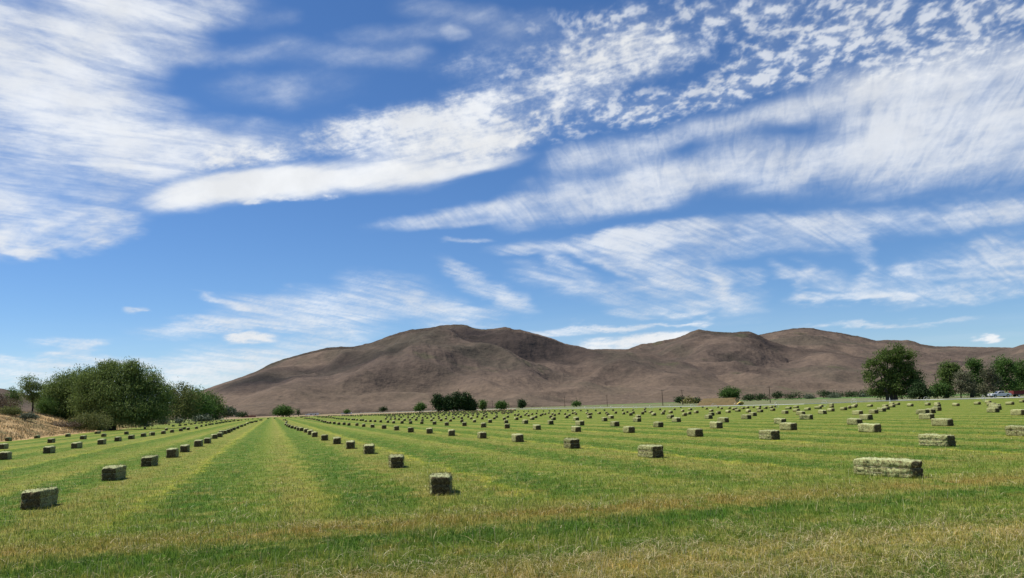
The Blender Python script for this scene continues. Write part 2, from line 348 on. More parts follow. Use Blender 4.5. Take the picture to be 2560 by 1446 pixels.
def bank_h(w, l):
    edge = -28.3-2*perlin(l/23., l*0+.5, 5)-(l-90)*.022
    h = 3.9*sstep(-w, -edge, -edge+17)*(1-.62*sstep(l, 210, 330))*(1-.55*sstep(l, 300, 430))
    return h*(1+.25*fbm(w/14., l/14., 4, seed=6))+.22*fbm(w/3., l/3., 4, seed=8)*sstep(-w, -edge-1, -edge+4)-.06
hh = bank_h(ww, ll)
bv = np.stack([ww*PERP.x+ll*ROWD.x, ww*PERP.y+ll*ROWD.y, hh], -1).reshape(-1, 3)
o = mesh_np('bank', bv, grid_faces(460, 60), M['bank'], smooth=True); o['kind'] = 'structure'
def bank_z(x, y):
    w = np.array([x*PERP.x+y*PERP.y]); l = np.array([x*ROWD.x+y*ROWD.y]); return max(0.0, float(bank_h(w, l)[0]))

# ------------------------------------------------------------------ hills
m_, n = material('hillside'); p = pos(n)
h1 = n.noise(p, .0014, 7, .62, .4); h2 = n.noise(n.mapping(p, sc=(1, 1, 2.5)), .006, 7, .65); h3 = n.noise(p, .03, 5, .7); h4 = n.noise(p, .0030, 4, .6, .5)
t = n.m('ADD', n.m('ADD', n.m('MULTIPLY', h1, .45), n.m('MULTIPLY', h2, .35)), n.m('MULTIPLY', h3, .2))
c = n.ramp(t, [(.34, (.052, .048, .034)), (.43, (.075, .060, .048)), (.50, (.102, .077, .061)), (.58, (.140, .104, .078)), (.70, (.094, .072, .060))])
c = n.mix(n.ss(h4, .50, .64, 0, .5), c, (.062, .058, .043, 1))
zz = n.node('ShaderNodeSeparateXYZ', {}, {0: p}, 2)
c = n.mix(n.ss(n.m('ADD', zz, n.m('MULTIPLY', n.m('SUBTRACT', h1, .5), 160)), 110, 5, 0, .38), c, (.175, .130, .088, 1))
h5 = n.noise(n.mapping(p, loc=(900, 50, 0)), .0035, 4, .6, .8)
c = n.mix(n.ss(h5, .60, .68, 0, .35), c, (.075, .088, .040, 1)); c = n.mix(n.ss(n.noise(p, .018, 6, .75), .62, .72, 0, .5), c, (.035, .038, .026, 1))
h6 = n.noise(p, .07, 6, .75)
c = n.mix(1.0, c, n.comb(n.ss(h6, .3, .7, .72, 1.28, 'LINEAR'), n.ss(h6, .3, .7, .74, 1.26, 'LINEAR'), n.ss(h6, .3, .7, .78, 1.22, 'LINEAR')), 'MULTIPLY')
out(n, pbsdf(n, c, .97, .03, bump(n, n.m('ADD', h2, n.m('MULTIPLY', h3, .35)), 22, .55))); M['hill'] = m_
def hill(pts, r0, r1, r2, seed, amp=.16, nx=900, ny=300, wl=420., name='hill'):
    az, ev = [], []
    for px, py in pts:
        d = ray(px, py); az.append(math.atan2(d.x, d.y)); ev.append(d.z/math.hypot(d.x, d.y))
    az = np.array(az); ev = np.array(ev)
    A_ = np.linspace(az[0], az[-1], nx)[:, None]; T = np.linspace(0, 1, ny)[None, :]*np.ones((nx, 1))
    # crest elevation: smooth interpolation of the measured skyline
    e = np.interp(A_[:, 0], az, ev); ker = np.hanning(7); ker /= ker.sum()
    e = np.convolve(np.pad(e, 3, 'edge'), ker, 'valid')[:, None]
    tc = .80                                             # share of the rows in front of the crest
    front = T/tc; back = (T-tc)/(1-tc)
    base = r0*(1+.05*fbm(A_*5, A_*0+seed, 2, seed=seed)); cr = r1*(1+.05*fbm(A_*3, A_*0+seed+.5, 2, seed=seed+3))
    rr = np.where(T <= tc, base+(cr-base)*front, cr+(r2-cr)*back)
    X = np.sin(A_)*rr; Y = np.cos(A_)*rr
    kw = np.hanning(int(nx*.13)//2*2+1); kw /= kw.sum(); hw = len(kw)//2
    es = np.convolve(np.pad(e[:, 0], hw, 'edge'), kw, 'valid')[:, None]
    f = np.clip(front, 0, 1); ew = es+(e-es)*f**3.5        # the fine skyline only shapes the ground near the crest
    Hc = CAM_H+cr*ew
    prof = .30*f+.70*(f*f*(3-2*f))**1.05
    h = Hc*np.where(T <= tc, prof, 1-.55*sstep(back, 0, 1))
    wx = fbm(X/900., Y/900., 3, seed=seed+8)*260; wy = fbm(X/900.+7, Y/900., 3, seed=seed+9)*330
    # spurs lean to the left as they come down
    Xs = X+Y*.55
    rid = 1-np.sqrt(fbm((Xs+wx)/(wl*1.9), (Y-X*.35+wy)/(wl*1.7), 3, .42, seed=seed+1)**2+.004)*2.0
    rid2 = 1-np.sqrt(fbm((Xs+wy)/(wl*.9), (Y-X*.35+wx)/(wl*1.0), 3, .45, seed=seed+2)**2+.006)*2.0
    big = fbm((X+wx)/(wl*2.2), Y/(wl*2.4), 3, seed=seed+5)
    env = np.where(T <= tc, (f*(1-f)*4)**.7*(1-.35*f), .3*back)
    und = (rid*.62+rid2*.34+big*.8+(.5-np.abs(fbm((Xs+wx)/170., (Y-X*.35+wy)/230., 5, .5, seed=seed+6))*2)*.11+fbm(X/38., Y/38., 4, .5, seed=seed+12)*.015-.35)
    h = h+Hc*amp*und*env*2.0+fbm(X/26., Y/60., 4, .6, seed=seed+14)*Hc*.010*sstep(f, .5, .95)
    lim = CAM_H+rr*e*.985                                # nothing in front of the crest stands above it
    h = np.where((T < tc*.97) & (h > lim), lim-(h-lim)*.3, h)
    h = np.where(T >= tc, np.minimum(h, CAM_H+rr*e-(rr-cr)*.02), h)
    h[:, 0] = -8; h[:, :12] = np.minimum(h[:, :12], 1+np.arange(12)*3)
    ed = np.minimum(sstep(np.arange(nx), -1, 4), 1)[:, None]
    o = mesh_np(name, np.stack([X, Y, h], -1).reshape(-1, 3), grid_faces(nx, ny), M['hill'], smooth=True)
    o['kind'] = 'structure'; return o
hill([(360, 1040), (420, 1012), (470, 990), (505, 976), (560, 957), (610, 942), (640, 932), (675, 914), (710, 900), (760, 886), (820, 873), (850, 871), (880, 870), (930, 857), (970, 842), (1015, 831), (1080, 823), (1130, 816), (1150, 814), (1165, 815), (1185, 822), (1205, 825),
      (1240, 823), (1262, 821), (1275, 824), (1285, 829), (1300, 828), (1320, 831), (1345, 836), (1380, 846), (1412, 859), (1440, 864), (1478, 874), (1520, 875), (1572, 877), (1640, 884), (1720, 905), (1820, 950), (1900, 995)], 1500, 3300, 4700, 11, .21)
hill([(1380, 1000), (1430, 930), (1480, 893), (1530, 882), (1572, 877), (1600, 866), (1640, 861), (1690, 850), (1715, 840), (1735, 831), (1745, 829), (1780, 832), (1820, 834), (1860, 832), (1878, 833), (1895, 840), (1920, 853), (1970, 868), (2030, 876), (2080, 881), (2140, 894), (2240, 905), (2400, 925), (2600, 945), (2760, 950)],
     1900, 4100, 5600, 23, .19)
hill([(1700, 930), (1800, 865), (1880, 841), (1920, 833), (1960, 826), (1985, 822), (2010, 821), (2030, 822), (2060, 829), (2100, 834), (2130, 841), (2145, 842), (2190, 853), (2220, 851), (2255, 853), (2268, 852), (2285, 856), (2305, 864), (2340, 868), (2400, 869), (2480, 870), (2530, 871), (2570, 874), (2800, 880)],
     3900, 6600, 8600, 37, .13, wl=600)
hill([(2380, 930), (2440, 893), (2490, 880), (2530, 870), (2560, 861), (2620, 848), (2700, 838), (2900, 850)], 2700, 4600, 6000, 41, .14, nx=200)
hill([(-300, 950), (-150, 962), (0, 973), (12, 974), (30, 979), (60, 986), (110, 997), (200, 1015), (330, 1040)], 2800, 4600, 6000, 53, .14, nx=200)

# ------------------------------------------------------------------ sky: the cloud deck, far outside everything
na, ne = 1480, 640
aa = np.linspace(R(-50), R(50), na)[:, None]; ee = np.linspace(R(-.2), R(41), ne)[None, :]
dx = np.sin(aa)*np.cos(ee); dy = np.cos(aa)*np.cos(ee); dz = np.sin(ee)+0*aa
dens = cloud_density(dx/dy, np.maximum(dz/dy, 0))
dens = dens*sstep(np.abs(aa), R(50), R(44))*sstep(ee, R(41), R(37))
m_, n = material('cloud_deck')
a_ = n.node('ShaderNodeAttribute', {'attribute_name': 'cloud_cover'}, {}, 2)
cc = n.mix(a_, (.72, .80, .90, 1), (.92, .935, .95, 1))
gm_ = n.noise(n.vm('NORMALIZE', pos(n)), 14, 6, .6)
em = n.node('ShaderNodeEmission', {}, {0: cc, 1: n.ss(gm_, .35, .65, .69, .79, 'LINEAR')})
ms = n.n.new('ShaderNodeMixShader'); n.l.new(a_, ms.inputs[0]); n.l.new(n.node('ShaderNodeBsdfTransparent'), ms.inputs[1]); n.l.new(em, ms.inputs[2])
out(n, ms.outputs[0]); m_.cycles.emission_sampling = 'NONE'
RS = 30000.
o = mesh_np('sky', np.stack([dx*RS, dy*RS, dz*RS], -1).reshape(-1, 3), grid_faces(na, ne), m_, smooth=True, attrs={'cloud_cover': dens.ravel()})
o['kind'] = 'structure'

# unseen clouds above the frame, added to shade parts of the hills
m_, n = material('shade_cloud')
em = n.node('ShaderNodeEmission', {}, {0: (.86, .89, .93, 1), 1: .75}); ms = n.n.new('ShaderNodeMixShader')
g_ = n.noise(pos(n), .004, 4, .6); n.l.new(n.ss(g_, .35, .6, .08, .30), ms.inputs[0]); n.l.new(n.node('ShaderNodeBsdfTransparent'), ms.inputs[1]); n.l.new(em, ms.inputs[2])
out(n, ms.outputs[0]); m_.cycles.emission_sampling = 'NONE'
cv, cf, k0 = [], [], 0
for ci, (px, py, Z, rx, ry) in enumerate([(1930, 878, 3500, 420, 260), (2130, 895, 4000, 420, 240), (1260, 930, 2500, 330, 210), (1120, 900, 2800, 260, 200), (800, 975, 2050, 260, 160), (700, 1000, 1900, 150, 90), (1580, 925, 2700, 120, 90), (2420, 900, 4300, 420, 200)]):
    h_ = at(px, py, Z); c_ = h_+sd*((5000-h_.z)/sd.z); nt, nr = 72, 10
    th = np.linspace(0, 2*np.pi, nt, endpoint=False)[:, None]; rd = np.linspace(.05, 1, nr)[None, :]
    rag = 1+.55*fbm(np.cos(th)*1.3+ci*7, np.sin(th)*1.3+ci, 5, .6, seed=90+ci)
    for sgn in (-1, 1):
        X = c_.x+np.cos(th)*rd*rx*rag; Y = c_.y+np.sin(th)*rd*ry*rag; Zz = c_.z+sgn*np.sqrt(np.clip(1-rd**2, 0, 1))*70*rag+0*X
        cv.append(np.stack([X, Y, Zz], -1).reshape(-1, 3)); i = np.arange(nt)[:, None]*nr+np.arange(nr-1)[None, :]; j = ((np.arange(nt)+1) % nt)[:, None]*nr+np.arange(nr-1)[None, :]
        cf.append(np.stack([i, i+1, j+1, j], -1).reshape(-1, 4)+k0); k0 += nt*nr
o = mesh_np('clouds', np.concatenate(cv), np.concatenate(cf), m_, smooth=True); o['kind'] = 'stuff'; o['label'] = 'unseen ragged clouds above the frame, added to shade the hills'; o['category'] = 'clouds'

# ------------------------------------------------------------------ hay bales
BL, BW, BH = 1.25, .50, .45
m_, n = material('hay')
tc = n.node('ShaderNodeTexCoord', {}, {}, 3)
rnd = n.node('ShaderNodeObjectInfo', {}, {}, 5)
no = n.node('ShaderNodeTexCoord', {}, {}, 1)
ax = n.m('ABSOLUTE', n.node('ShaderNodeSeparateXYZ', {}, {0: no}, 0))
tv = n.vm('ADD', tc, n.comb(n.m('MULTIPLY', rnd, 40), rnd))
st = n.noise(n.mapping(tv, sc=(2.2, 2.2, 1.6)), 11, 7, .8, .8); fl = n.noise(n.mapping(tv, sc=(6, 1, 1)), 3, 4, .6); fi = n.noise(tv, 60, 4, .8)
side = n.ramp(n.m('ADD', n.m('MULTIPLY', st, .85), n.m('MULTIPLY', fl, .15)), [(.37, (.040, .026, .012)), (.455, (.17, .135, .062)), (.53, (.29, .30, .125)), (.63, (.49, .53, .265))])
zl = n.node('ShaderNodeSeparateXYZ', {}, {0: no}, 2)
side = n.mix(n.ss(zl, .5, .85, 0, .65), side, n.ramp(fi, [(.3, (.26, .28, .13)), (.6, (.48, .51, .29))]))   # upward faces coloured paler, standing in for sunlight on the tops
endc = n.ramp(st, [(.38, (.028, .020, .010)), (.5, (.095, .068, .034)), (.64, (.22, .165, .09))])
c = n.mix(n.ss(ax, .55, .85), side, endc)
c = n.mix(n.ss(fi, .58, .70, 0, .4), c, (.50, .48, .28, 1))
kk = n.m('MULTIPLY_ADD', rnd, .35, .82)
c = n.mix(1.0, c, n.comb(kk, kk, n.m('MULTIPLY', kk, .97)), 'MULTIPLY')
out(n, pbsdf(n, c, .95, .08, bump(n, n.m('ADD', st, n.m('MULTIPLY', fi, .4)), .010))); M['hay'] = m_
M['twine'] = simple('baling_twine', (.42, .36, .22), .8)

def bale_mesh(nx, ny, nz, fuzz, seed, name='hay_bale'):
    r_ = np.random.default_rng(seed)
    idx = {}; vs = []; fs = []
    def vid(i, j, k_):
        key = (i, j, k_)
        if key not in idx: idx[key] = len(vs); vs.append((i/nx-.5, j/ny-.5, k_/nz))
        return idx[key]
    for i in range(nx):
        for j in range(ny):
            fs.append((vid(i, j, nz), vid(i+1, j, nz), vid(i+1, j+1, nz), vid(i, j+1, nz)))
            fs.append((vid(i, j, 0), vid(i, j+1, 0), vid(i+1, j+1, 0), vid(i+1, j, 0)))
    for i in range(nx):
        for k_ in range(nz):
            fs.append((vid(i, 0, k_), vid(i+1, 0, k_), vid(i+1, 0, k_+1), vid(i, 0, k_+1)))
            fs.append((vid(i, ny, k_), vid(i, ny, k_+1), vid(i+1, ny, k_+1), vid(i+1, ny, k_)))
    for j in range(ny):
        for k_ in range(nz):
            fs.append((vid(0, j, k_), vid(0, j, k_+1), vid(0, j+1, k_+1), vid(0, j+1, k_)))
            fs.append((vid(nx, j, k_), vid(nx, j+1, k_), vid(nx, j+1, k_+1), vid(nx, j, k_+1)))
    v = np.array(vs); dim = np.array([BL, BW, BH])
    cen = np.array([0, 0, .5]); q_ = (v-cen)*2
    pn = (np.abs(q_)**9).sum(1)**(1/9.); q2 = q_/np.maximum(pn, 1e-6)[:, None]*np.abs(q_).max(1)[:, None]      # rounded box
    P_ = q2/2*dim+np.array([0, 0, BH/2])
    nr = q_/np.maximum(np.abs(q_).max(1), 1e-6)[:, None]; nr = np.sign(nr)*np.abs(nr)**6; nr /= np.linalg.norm(nr, axis=1)[:, None]+1e-9
    d = fbm(P_[:, 0]*5+seed, P_[:, 1]*5+P_[:, 2]*6, 4, .6, seed=seed)*.045+fbm(P_[:, 0]*14+seed, P_[:, 1]*14+P_[:, 2]*11, 3, .6, seed=seed+5)*.018+fbm(P_[:, 0]*1.6+seed, P_[:, 1]*2+P_[:, 2]*2+9, 2, seed=seed+3)*.030
    onside = (np.abs(nr[:, 2]) < .6)
    for zc, dp in ((.24, .010), (.56, .024)): d -= dp*(1+.6*fbm(P_[:, 0]*4+seed, P_[:, 1]*4, 3, seed=seed+8))*np.exp(-((v[:, 2]-zc)/.06)**2)*onside
    flk = np.abs(((P_[:, 0]*9+seed*.37) % 1)-.5); d -= .010*(flk < .12)*(np.abs(nr[:, 0]) < .6)
    P_ = P_+nr*d[:, None]; P_[:, 2] = np.maximum(P_[:, 2], 0)
    P_[:, 2] += (.02*P_[:, 0]*math.sin(seed))
    faces = [np.array(fs)]
    if fuzz:                              # loose stems standing off the surface
        k_ = r_.integers(0, len(P_), fuzz); b_ = P_[k_]+r_.normal(0, .02, (fuzz, 3)); nn = nr[k_]
        dirs = nn*r_.uniform(.1, .9, (fuzz, 1))+r_.normal(0, .75, (fuzz, 3)); dirs /= np.linalg.norm(dirs, axis=1)[:, None]
        ln = r_.uniform(.025, .11, (fuzz, 1)); sd_ = np.cross(dirs, r_.normal(0, 1, (fuzz, 3))); sd_ /= np.linalg.norm(sd_, axis=1)[:, None]
        a_ = b_-nn*.01; tri = np.stack([a_-sd_*.003, a_+sd_*.003, a_+dirs*ln], 1).reshape(-1, 3)
        tri[:, 2] = np.maximum(tri[:, 2], .0)
        faces.append(np.arange(fuzz*3).reshape(-1, 3)+len(P_)); P_ = np.concatenate([P_, tri])
    return mesh_np(name, P_, faces, M['hay'], smooth=False)
def twine_mesh(z):
    mb = MB(); a, b = BL/2-.022, BW/2-.012; pts = []
    for i in range(33):
        t = i/32*2*math.pi; cx, sy = math.cos(t), math.sin(t)
        pts.append((math.copysign(abs(cx)**.28, cx)*a, math.copysign(abs(sy)**.28, sy)*b, z))
    mb.tube(pts, .006, 5, cap=False); return mb.build('twine', M['twine'])
protos = []
for lod, (g, fz) in enumerate([((44, 18, 18), 2600), ((14, 6, 6), 700), ((5, 2, 2), 0)]):
    protos.append([bale_mesh(*g, fz, 3+lod*10+i) for i in range(4 if lod < 2 else 2)])
tw = [twine_mesh(.24*BH), twine_mesh(.56*BH)]
BALES = ('-11.54 19.76 101|-13.83 27.94 101|-15.97 35.36 101|-17.90 42.23 107|-19.78 48.38 107|-22.19 56.60 107|-23.9 62.7 107|-28.1 75.3 119|-29.5 80.6 107|-33'
         '.1 90.8 107|-33.9 94.2 107|-35.2 99.0 107|-37.8 107.2 107|-40.8 117.0 107|-44.9 130.4 113|-51.0 150.3 101|-55.8 166.4 107|-65.1 195.9 119|-72.0 219.8 '
         '65|-79.7 247.5 71|-99.4 314.7 59|-136.6 445.3 65|-29.27 46.50 113|-30.92 53.68 107|-33.4 61.6 101|-35.5 69.4 107|-38.3 77.9 107|-40.2 84.6 107|-43.3 9'
         '4.1 107|-44.4 98.7 125|-46.5 106.7 107|-48.8 114.8 107|-51.5 124.3 107|-54.1 133.5 113|-57.0 144.3 107|-68.0 174.8 113|-72.0 187.8 107|-77.1 203.5 101'
         '|-79.1 210.6 119|-83.3 224.8 95|-88.3 240.9 95|-94.2 259.7 83|-100.9 281.2 83|-104.7 295.5 59|-112.5 322.1 59|-116.2 338.0 59|-121.3 357.1 125|-132.5 '
         '395.9 119|-134.9 407.3 107|-149.0 457.5 125|-166.8 522.1 65|-41.9 66.2 107|-46.2 80.5 107|-48.8 91.3 107|-51.9 101.9 107|-54.4 113.0 107|-59.3 137.2 1'
         '13|-58.3 142.1 107|-84.4 199.1 107|-84.6 203.6 101|-87.7 214.5 101|-93.6 233.0 101|-98.6 248.2 125|-101.6 259.2 101|-102.6 264.0 95|-105.3 274.8 101|-'
         '112.4 296.9 119|-118.2 314.9 113|-118.4 319.5 107|-126.6 347.6 107|-139.3 387.2 101|-141.9 397.8 101|-157.5 447.8 101|-160.3 460.4 101|-59.7 95.2 107|'
         '-62.9 106.3 107|-60.9 110.0 107|-65.5 126.7 89|-78.0 170.0 113|-97.8 217.5 113|-104.9 244.5 113|-112.3 269.9 113|-114.6 283.2 113|-124.0 313.2 107|-12'
         '6.6 325.5 113|-134.9 353.5 113|-146.7 401.5 107|-1.88 19.82 95|-4.37 29.32 101|-7.18 39.37 101|-9.32 45.44 101|-11.70 52.83 101|-14.3 60.4 101|-17.5 7'
         '0.2 107|-19.8 77.8 107|-22.7 87.4 107|-25.5 96.1 107|-26.6 98.9 107|-29.6 108.6 107|-32.0 115.5 107|-35.0 124.9 107|-38.4 135.9 107|-43.1 151.3 107|-5'
         '2.5 184.7 107|-58.8 207.3 107|-77.8 271.7 143|-125.0 418.1 119|9.12 20.26 119|4.88 29.96 107|2.54 37.95 101|0.03 46.72 101|-2.32 53.84 101|-4.9 61.0 9'
         '5|-7.4 68.8 95|-9.7 74.3 95|-12.4 83.6 101|-15.2 92.9 101|-18.1 101.8 101|-20.6 109.2 101|-23.4 118.8 101|-25.4 122.8 101|-27.7 130.2 101|-29.4 134.1 '
         '101|-32.7 145.4 101|-35.1 152.5 107|-36.5 156.7 101|-40.3 170.9 101|-41.7 175.4 101|-46.4 193.0 107|-51.1 209.8 107|-56.5 229.4 113|-63.3 253.4 119|-6'
         '9.6 275.0 131|-77.6 301.6 155|-86.6 331.7 137|-108.6 408.7 155|-130.4 478.2 149|15.83 30.79 113|12.34 39.85 101|10.02 45.80 101|7.55 54.77 101|4.4 60.'
         '3 101|1.7 69.0 101|-0.9 76.8 89|-3.4 83.7 89|-6.0 93.2 95|-8.5 98.6 95|-10.9 107.7 95|-13.5 115.5 95|-15.7 120.2 95|-17.6 124.6 101|-19.6 129.2 101|-2'
         '1.9 137.9 101|-24.4 145.6 101|-26.8 153.6 101|-28.1 155.9 101|-30.0 161.3 101|-34.2 180.5 101|-35.0 182.0 101|-38.0 193.0 101|-40.0 199.8 101|-41.9 20'
         '6.8 101|-43.3 209.4 101|-46.9 223.4 101|-49.9 233.3 101|-50.9 235.3 101|-53.7 245.0 101|-56.6 255.3 101|-61.7 275.1 101|-67.9 299.2 131|-73.4 317.7 14'
         '3|-79.7 338.7 155|-87.0 362.6 155|-95.5 390.6 149|-7.9 117.2 95|-5.9 113.8 95|-3.5 106.9 95|-1.3 100.9 95|-10.4 127.9 95|-12.6 135.5 95|-14.6 139.2 95'
         '|-16.6 142.9 95|-19.0 153.6 95|-20.2 153.7 95|-21.6 156.3 101|-25.0 172.3 101|-27.4 182.7 101|-28.8 185.4 101|-31.2 193.5 101|-1.9 127.7 89|-3.7 135.3'
         ' 89|-5.9 140.0 95|-8.2 147.1 95|-10.2 151.3 95|-12.0 155.2 95|-13.6 156.2 95|-15.5 162.7 95|-17.7 172.9 95|-19.9 180.8 95|-21.8 188.2 95|-23.6 192.3 9'
         '5|-25.8 200.7 95|-27.3 204.0 101|-31.5 221.3 101|-34.2 227.7 101|-36.0 232.1 101|-38.9 243.6 101|-1.6 151.8 89|-3.8 157.2 89|-6.0 162.5 95|-8.1 167.8 '
         '95|-10.3 173.3 95|-12.8 179.2 95|-14.4 183.3 95|-16.7 192.5 95|-19.0 198.0 95|-22.0 209.4 95|-25.5 226.9 95|-28.1 233.7 95|-30.2 239.4 95|-33.0 246.6 '
         '95|-37.5 269.0 101|-39.7 274.9 101|-39.7 264.4 101|-44.0 286.8 101|-47.8 303.3 101|-4.5 181.6 89|-7.5 186.2 95|-7.9 208.1 95|-8.3 229.7 95|-10.9 203.8'
         ' 95|-13.3 206.2 95|-16.9 225.8 95|-19.5 233.4 95|-22.0 240.6 95|-24.9 249.1 95|-27.8 263.4 95|-10.6 221.4 95|-11.1 239.1 95|-13.7 231.2 95|-13.9 254.7'
         ' 95|-15.8 248.9 95|-16.4 239.5 95|-19.6 274.6 95|-21.4 274.0 95|-23.1 260.6 95|-21.0 253.8 95|-27.7 288.1 95|-32.6 319.5 95|-37.9 337.8 95|1.0 93.6 10'
         '1|3.6 85.8 95|6.1 78.3 107|8.6 71.1 101|-0.0 121.7 101|2.3 118.7 101|5.1 111.4 101|7.6 103.2 101|10.1 93.1 95|12.6 84.8 107|0.8 143.4 89|3.2 134.9 101'
         '|5.5 129.8 89|7.6 122.5 95|10.3 114.2 101|12.5 107.3 101|15.4 102.6 95|-0.3 180.9 89|0.3 171.7 89|0.6 195.1 89|1.9 174.2 89|2.4 159.1 89|4.7 155.6 89|'
         '5.5 170.8 89|6.3 176.5 89|8.0 199.4 89|7.7 171.7 89|7.2 151.7 89|3.6 185.0 95|5.0 199.6 89|2.7 208.2 89|9.2 175.1 95|9.9 164.6 89|9.5 145.2 89|12.1 17'
         '4.0 89|11.7 158.6 89|13.3 183.9 89|14.4 165.2 95|12.7 141.7 95|14.0 151.3 83|16.2 158.4 101|17.3 155.2 83|15.2 134.5 83|19.2 156.3 89|18.8 141.9 89|22'
         '.3 162.6 83|17.9 126.6 77|21.4 147.9 83|27.1 206.3 89|29.2 202.8 83|25.7 214.8 89|24.4 223.7 83|21.7 220.7 83|20.2 228.9 83|18.9 236.8 83|17.2 246.2 8'
         '9|16.1 252.6 89|13.9 254.6 89|12.5 262.5 89|11.1 270.3 89|9.1 270.3 89|7.6 289.3 89|4.5 294.6 89|2.8 292.4 89|0.8 302.6 89|11.3 64.8 101|14.17 57.74 1'
         '01|15.5 78.7 101|18.3 71.9 107|18.2 95.9 101|20.7 87.4 101|22.9 80.9 107|27.3 93.7 101|20.2 119.2 95|22.4 108.0 89|25.1 104.3 95|25.4 119.1 89|28.1 11'
         '2.7 89|22.7 125.5 89|21.0 134.7 83|26.1 137.0 95|24.1 145.2 95|28.4 127.9 95|31.7 121.3 95|25.3 159.3 89|28.4 155.6 89|30.7 149.5 89|33.6 139.6 95|35.'
         '4 129.5 101|33.6 117.4 89|35.2 117.0 101|32.1 202.4 83|38.9 243.4 83|33.8 190.3 83|36.0 184.0 77|36.5 169.9 101|41.0 174.4 83|42.8 168.8 83|45.1 171.3'
         ' 83|40.4 150.7 77|42.0 155.0 83|44.8 160.0 89|48.7 170.7 95|43.1 144.0 95|46.7 151.7 89|51.1 204.9 77|49.2 213.5 77|48.1 236.4 77|51.2 174.6 71|54.8 1'
         '81.8 71|18.99 43.82 107|16.80 50.33 107|23.09 55.52 101|20.4 62.9 101|28.2 65.5 101|25.8 72.3 125|32.0 91.3 107|34.7 82.5 101|34.6 91.7 95|33.1 99.9 9'
         '5|37.6 85.4 95|42.2 93.7 95|47.7 104.6 95|40.8 105.1 95|44.6 110.4 95|38.7 112.0 101|42.6 118.5 101|39.8 125.8 95|48.7 130.7 119|50.3 122.3 71|54.2 13'
         '0.0 95|59.9 143.0 83|46.1 137.2 113|51.3 148.5 107|50.6 160.9 101|55.1 172.3 71|57.7 153.3 95|53.8 138.2 89|67.6 173.7 107|57.9 132.6 95|56.2 123.4 95'
         '|56.3 121.3 89|68.6 148.0 101|25.49 48.71 107|31.2 61.8 107|38.2 76.3 107|40.4 79.2 89|45.7 88.2 95|58.2 112.0 89|66.3 127.6 89|59.8 123.0 95|64.4 126'
         '.8 89|61.4 113.2 89|67.6 118.8 89|74.8 128.4 89|61.5 104.9 107|49.5 83.9 107|43.7 74.4 95|55.8 94.5 107|66.2 108.7 95|39.5 63.9 95|77.9 124.7 83|67.1 '
         '142.6 95|21.92 35.51 95')
BP = [tuple(float(x) for x in s_.split()) for s_ in BALES.split('|')]
BP = [(x, y, R(a)) for x, y, a in BP]
BP.sort(key=lambda t_: math.hypot(t_[0], t_[1]))
def row_of(x, y): return round((x*PERP.x+y*PERP.y+5.0)/8.55)
ranks = {}
def ordinal(k_): return str(k_)+('th' if 10 <= k_ % 100 <= 20 else {1: 'st', 2: 'nd', 3: 'rd'}.get(k_ % 10, 'th'))
first_use = {}
small_rest = BP[300:]
for i, (x, y, a) in enumerate(BP[:300]):
    dist = math.hypot(x, y); lod = 0 if dist < 45 else 1 if dist < 110 else 2
    v = i % len(protos[lod]); src = protos[lod][v]
    if (lod, v) not in first_use: b = src; first_use[(lod, v)] = 1
    else: b = src.copy(); C.objects.link(b)
    b.location = (x, y, -.015); b.rotation_euler = (random.uniform(-.02, .02), random.uniform(-.02, .02), a+(math.pi if i % 3 == 0 else 0))
    s_ = 1+random.uniform(-.05, .04); b.scale = ((1+random.uniform(-.07, .05))*(1.36 if abs(x-11.5) < 2.5 and dist < 26 and x > 7 else 1.0), s_, s_)
    if lod == 0:
        for t_ in tw:
            c_ = t_.copy(); C.objects.link(c_); c_.parent = b
    rw = row_of(x, y); ranks[rw] = ranks.get(rw, 0)+1; k_ = ranks[rw]
    if rw <= 0: where = 'row just left of the lane' if rw == 0 else ordinal(1-rw)+' row left of the lane'
    else: where = 'row just right of the lane' if rw == 1 else ordinal(rw)+' row right of the lane'
    first = 'nearest green hay bale of the ' if k_ == 1 else 'green hay bale, '+ordinal(k_)+' from near end of the '
    tag(b, first+where, 'hay bale', 'square hay bales lying in rows across the mown field')
for t_ in tw: bpy.data.objects.remove(t_)
for l_ in (0, 1, 2):
    for v, p_ in enumerate(protos[l_]):
        if (l_, v) not in first_use: bpy.data.objects.remove(p_)
# the bales too far away to tell apart: one mass
def inside_far(px, py):
    return 700 < px < 1300
pts_far = [(x, y, a) for x, y, a in small_rest]
fe = [(640, 1044.6), (760, 1041.5), (900, 1037.6), (1000, 1034), (1100, 1029.5), (1280, 1025)]
inv = CM.transposed()
for rw in range(1, 34):
    l_ = 180.0
    while l_ < 620:
        l_ += random.uniform(5.5, 9.5)
        w_ = -5+8.55*rw+random.uniform(-.5, .5)
        X_, Y_ = w_*PERP.x+l_*ROWD.x, w_*PERP.y+l_*ROWD.y
        v_ = inv @ Vector((X_, Y_, -CAM_H)); px, py = 1280+FPX*v_.x/-v_.z, 723-FPX*v_.y/-v_.z
        if 700 < px < 1290 and np.interp(px, [f[0] for f in fe], [f[1] for f in fe])+.4 < py < 1043.5-(px-760)*.013: pts_far.append((X_, Y_, math.atan2(ROWD.y, ROWD.x)+random.uniform(-.3, .3)))
mb = MB()
for x, y, a in pts_far: mb.box((x, y, BH/2), (BL, BW, BH), a)
tag(mb.build('distant_bales', M['hay']), 'tiny hay bales in the farthest rows of the field', 'hay bales', kind='stuff')

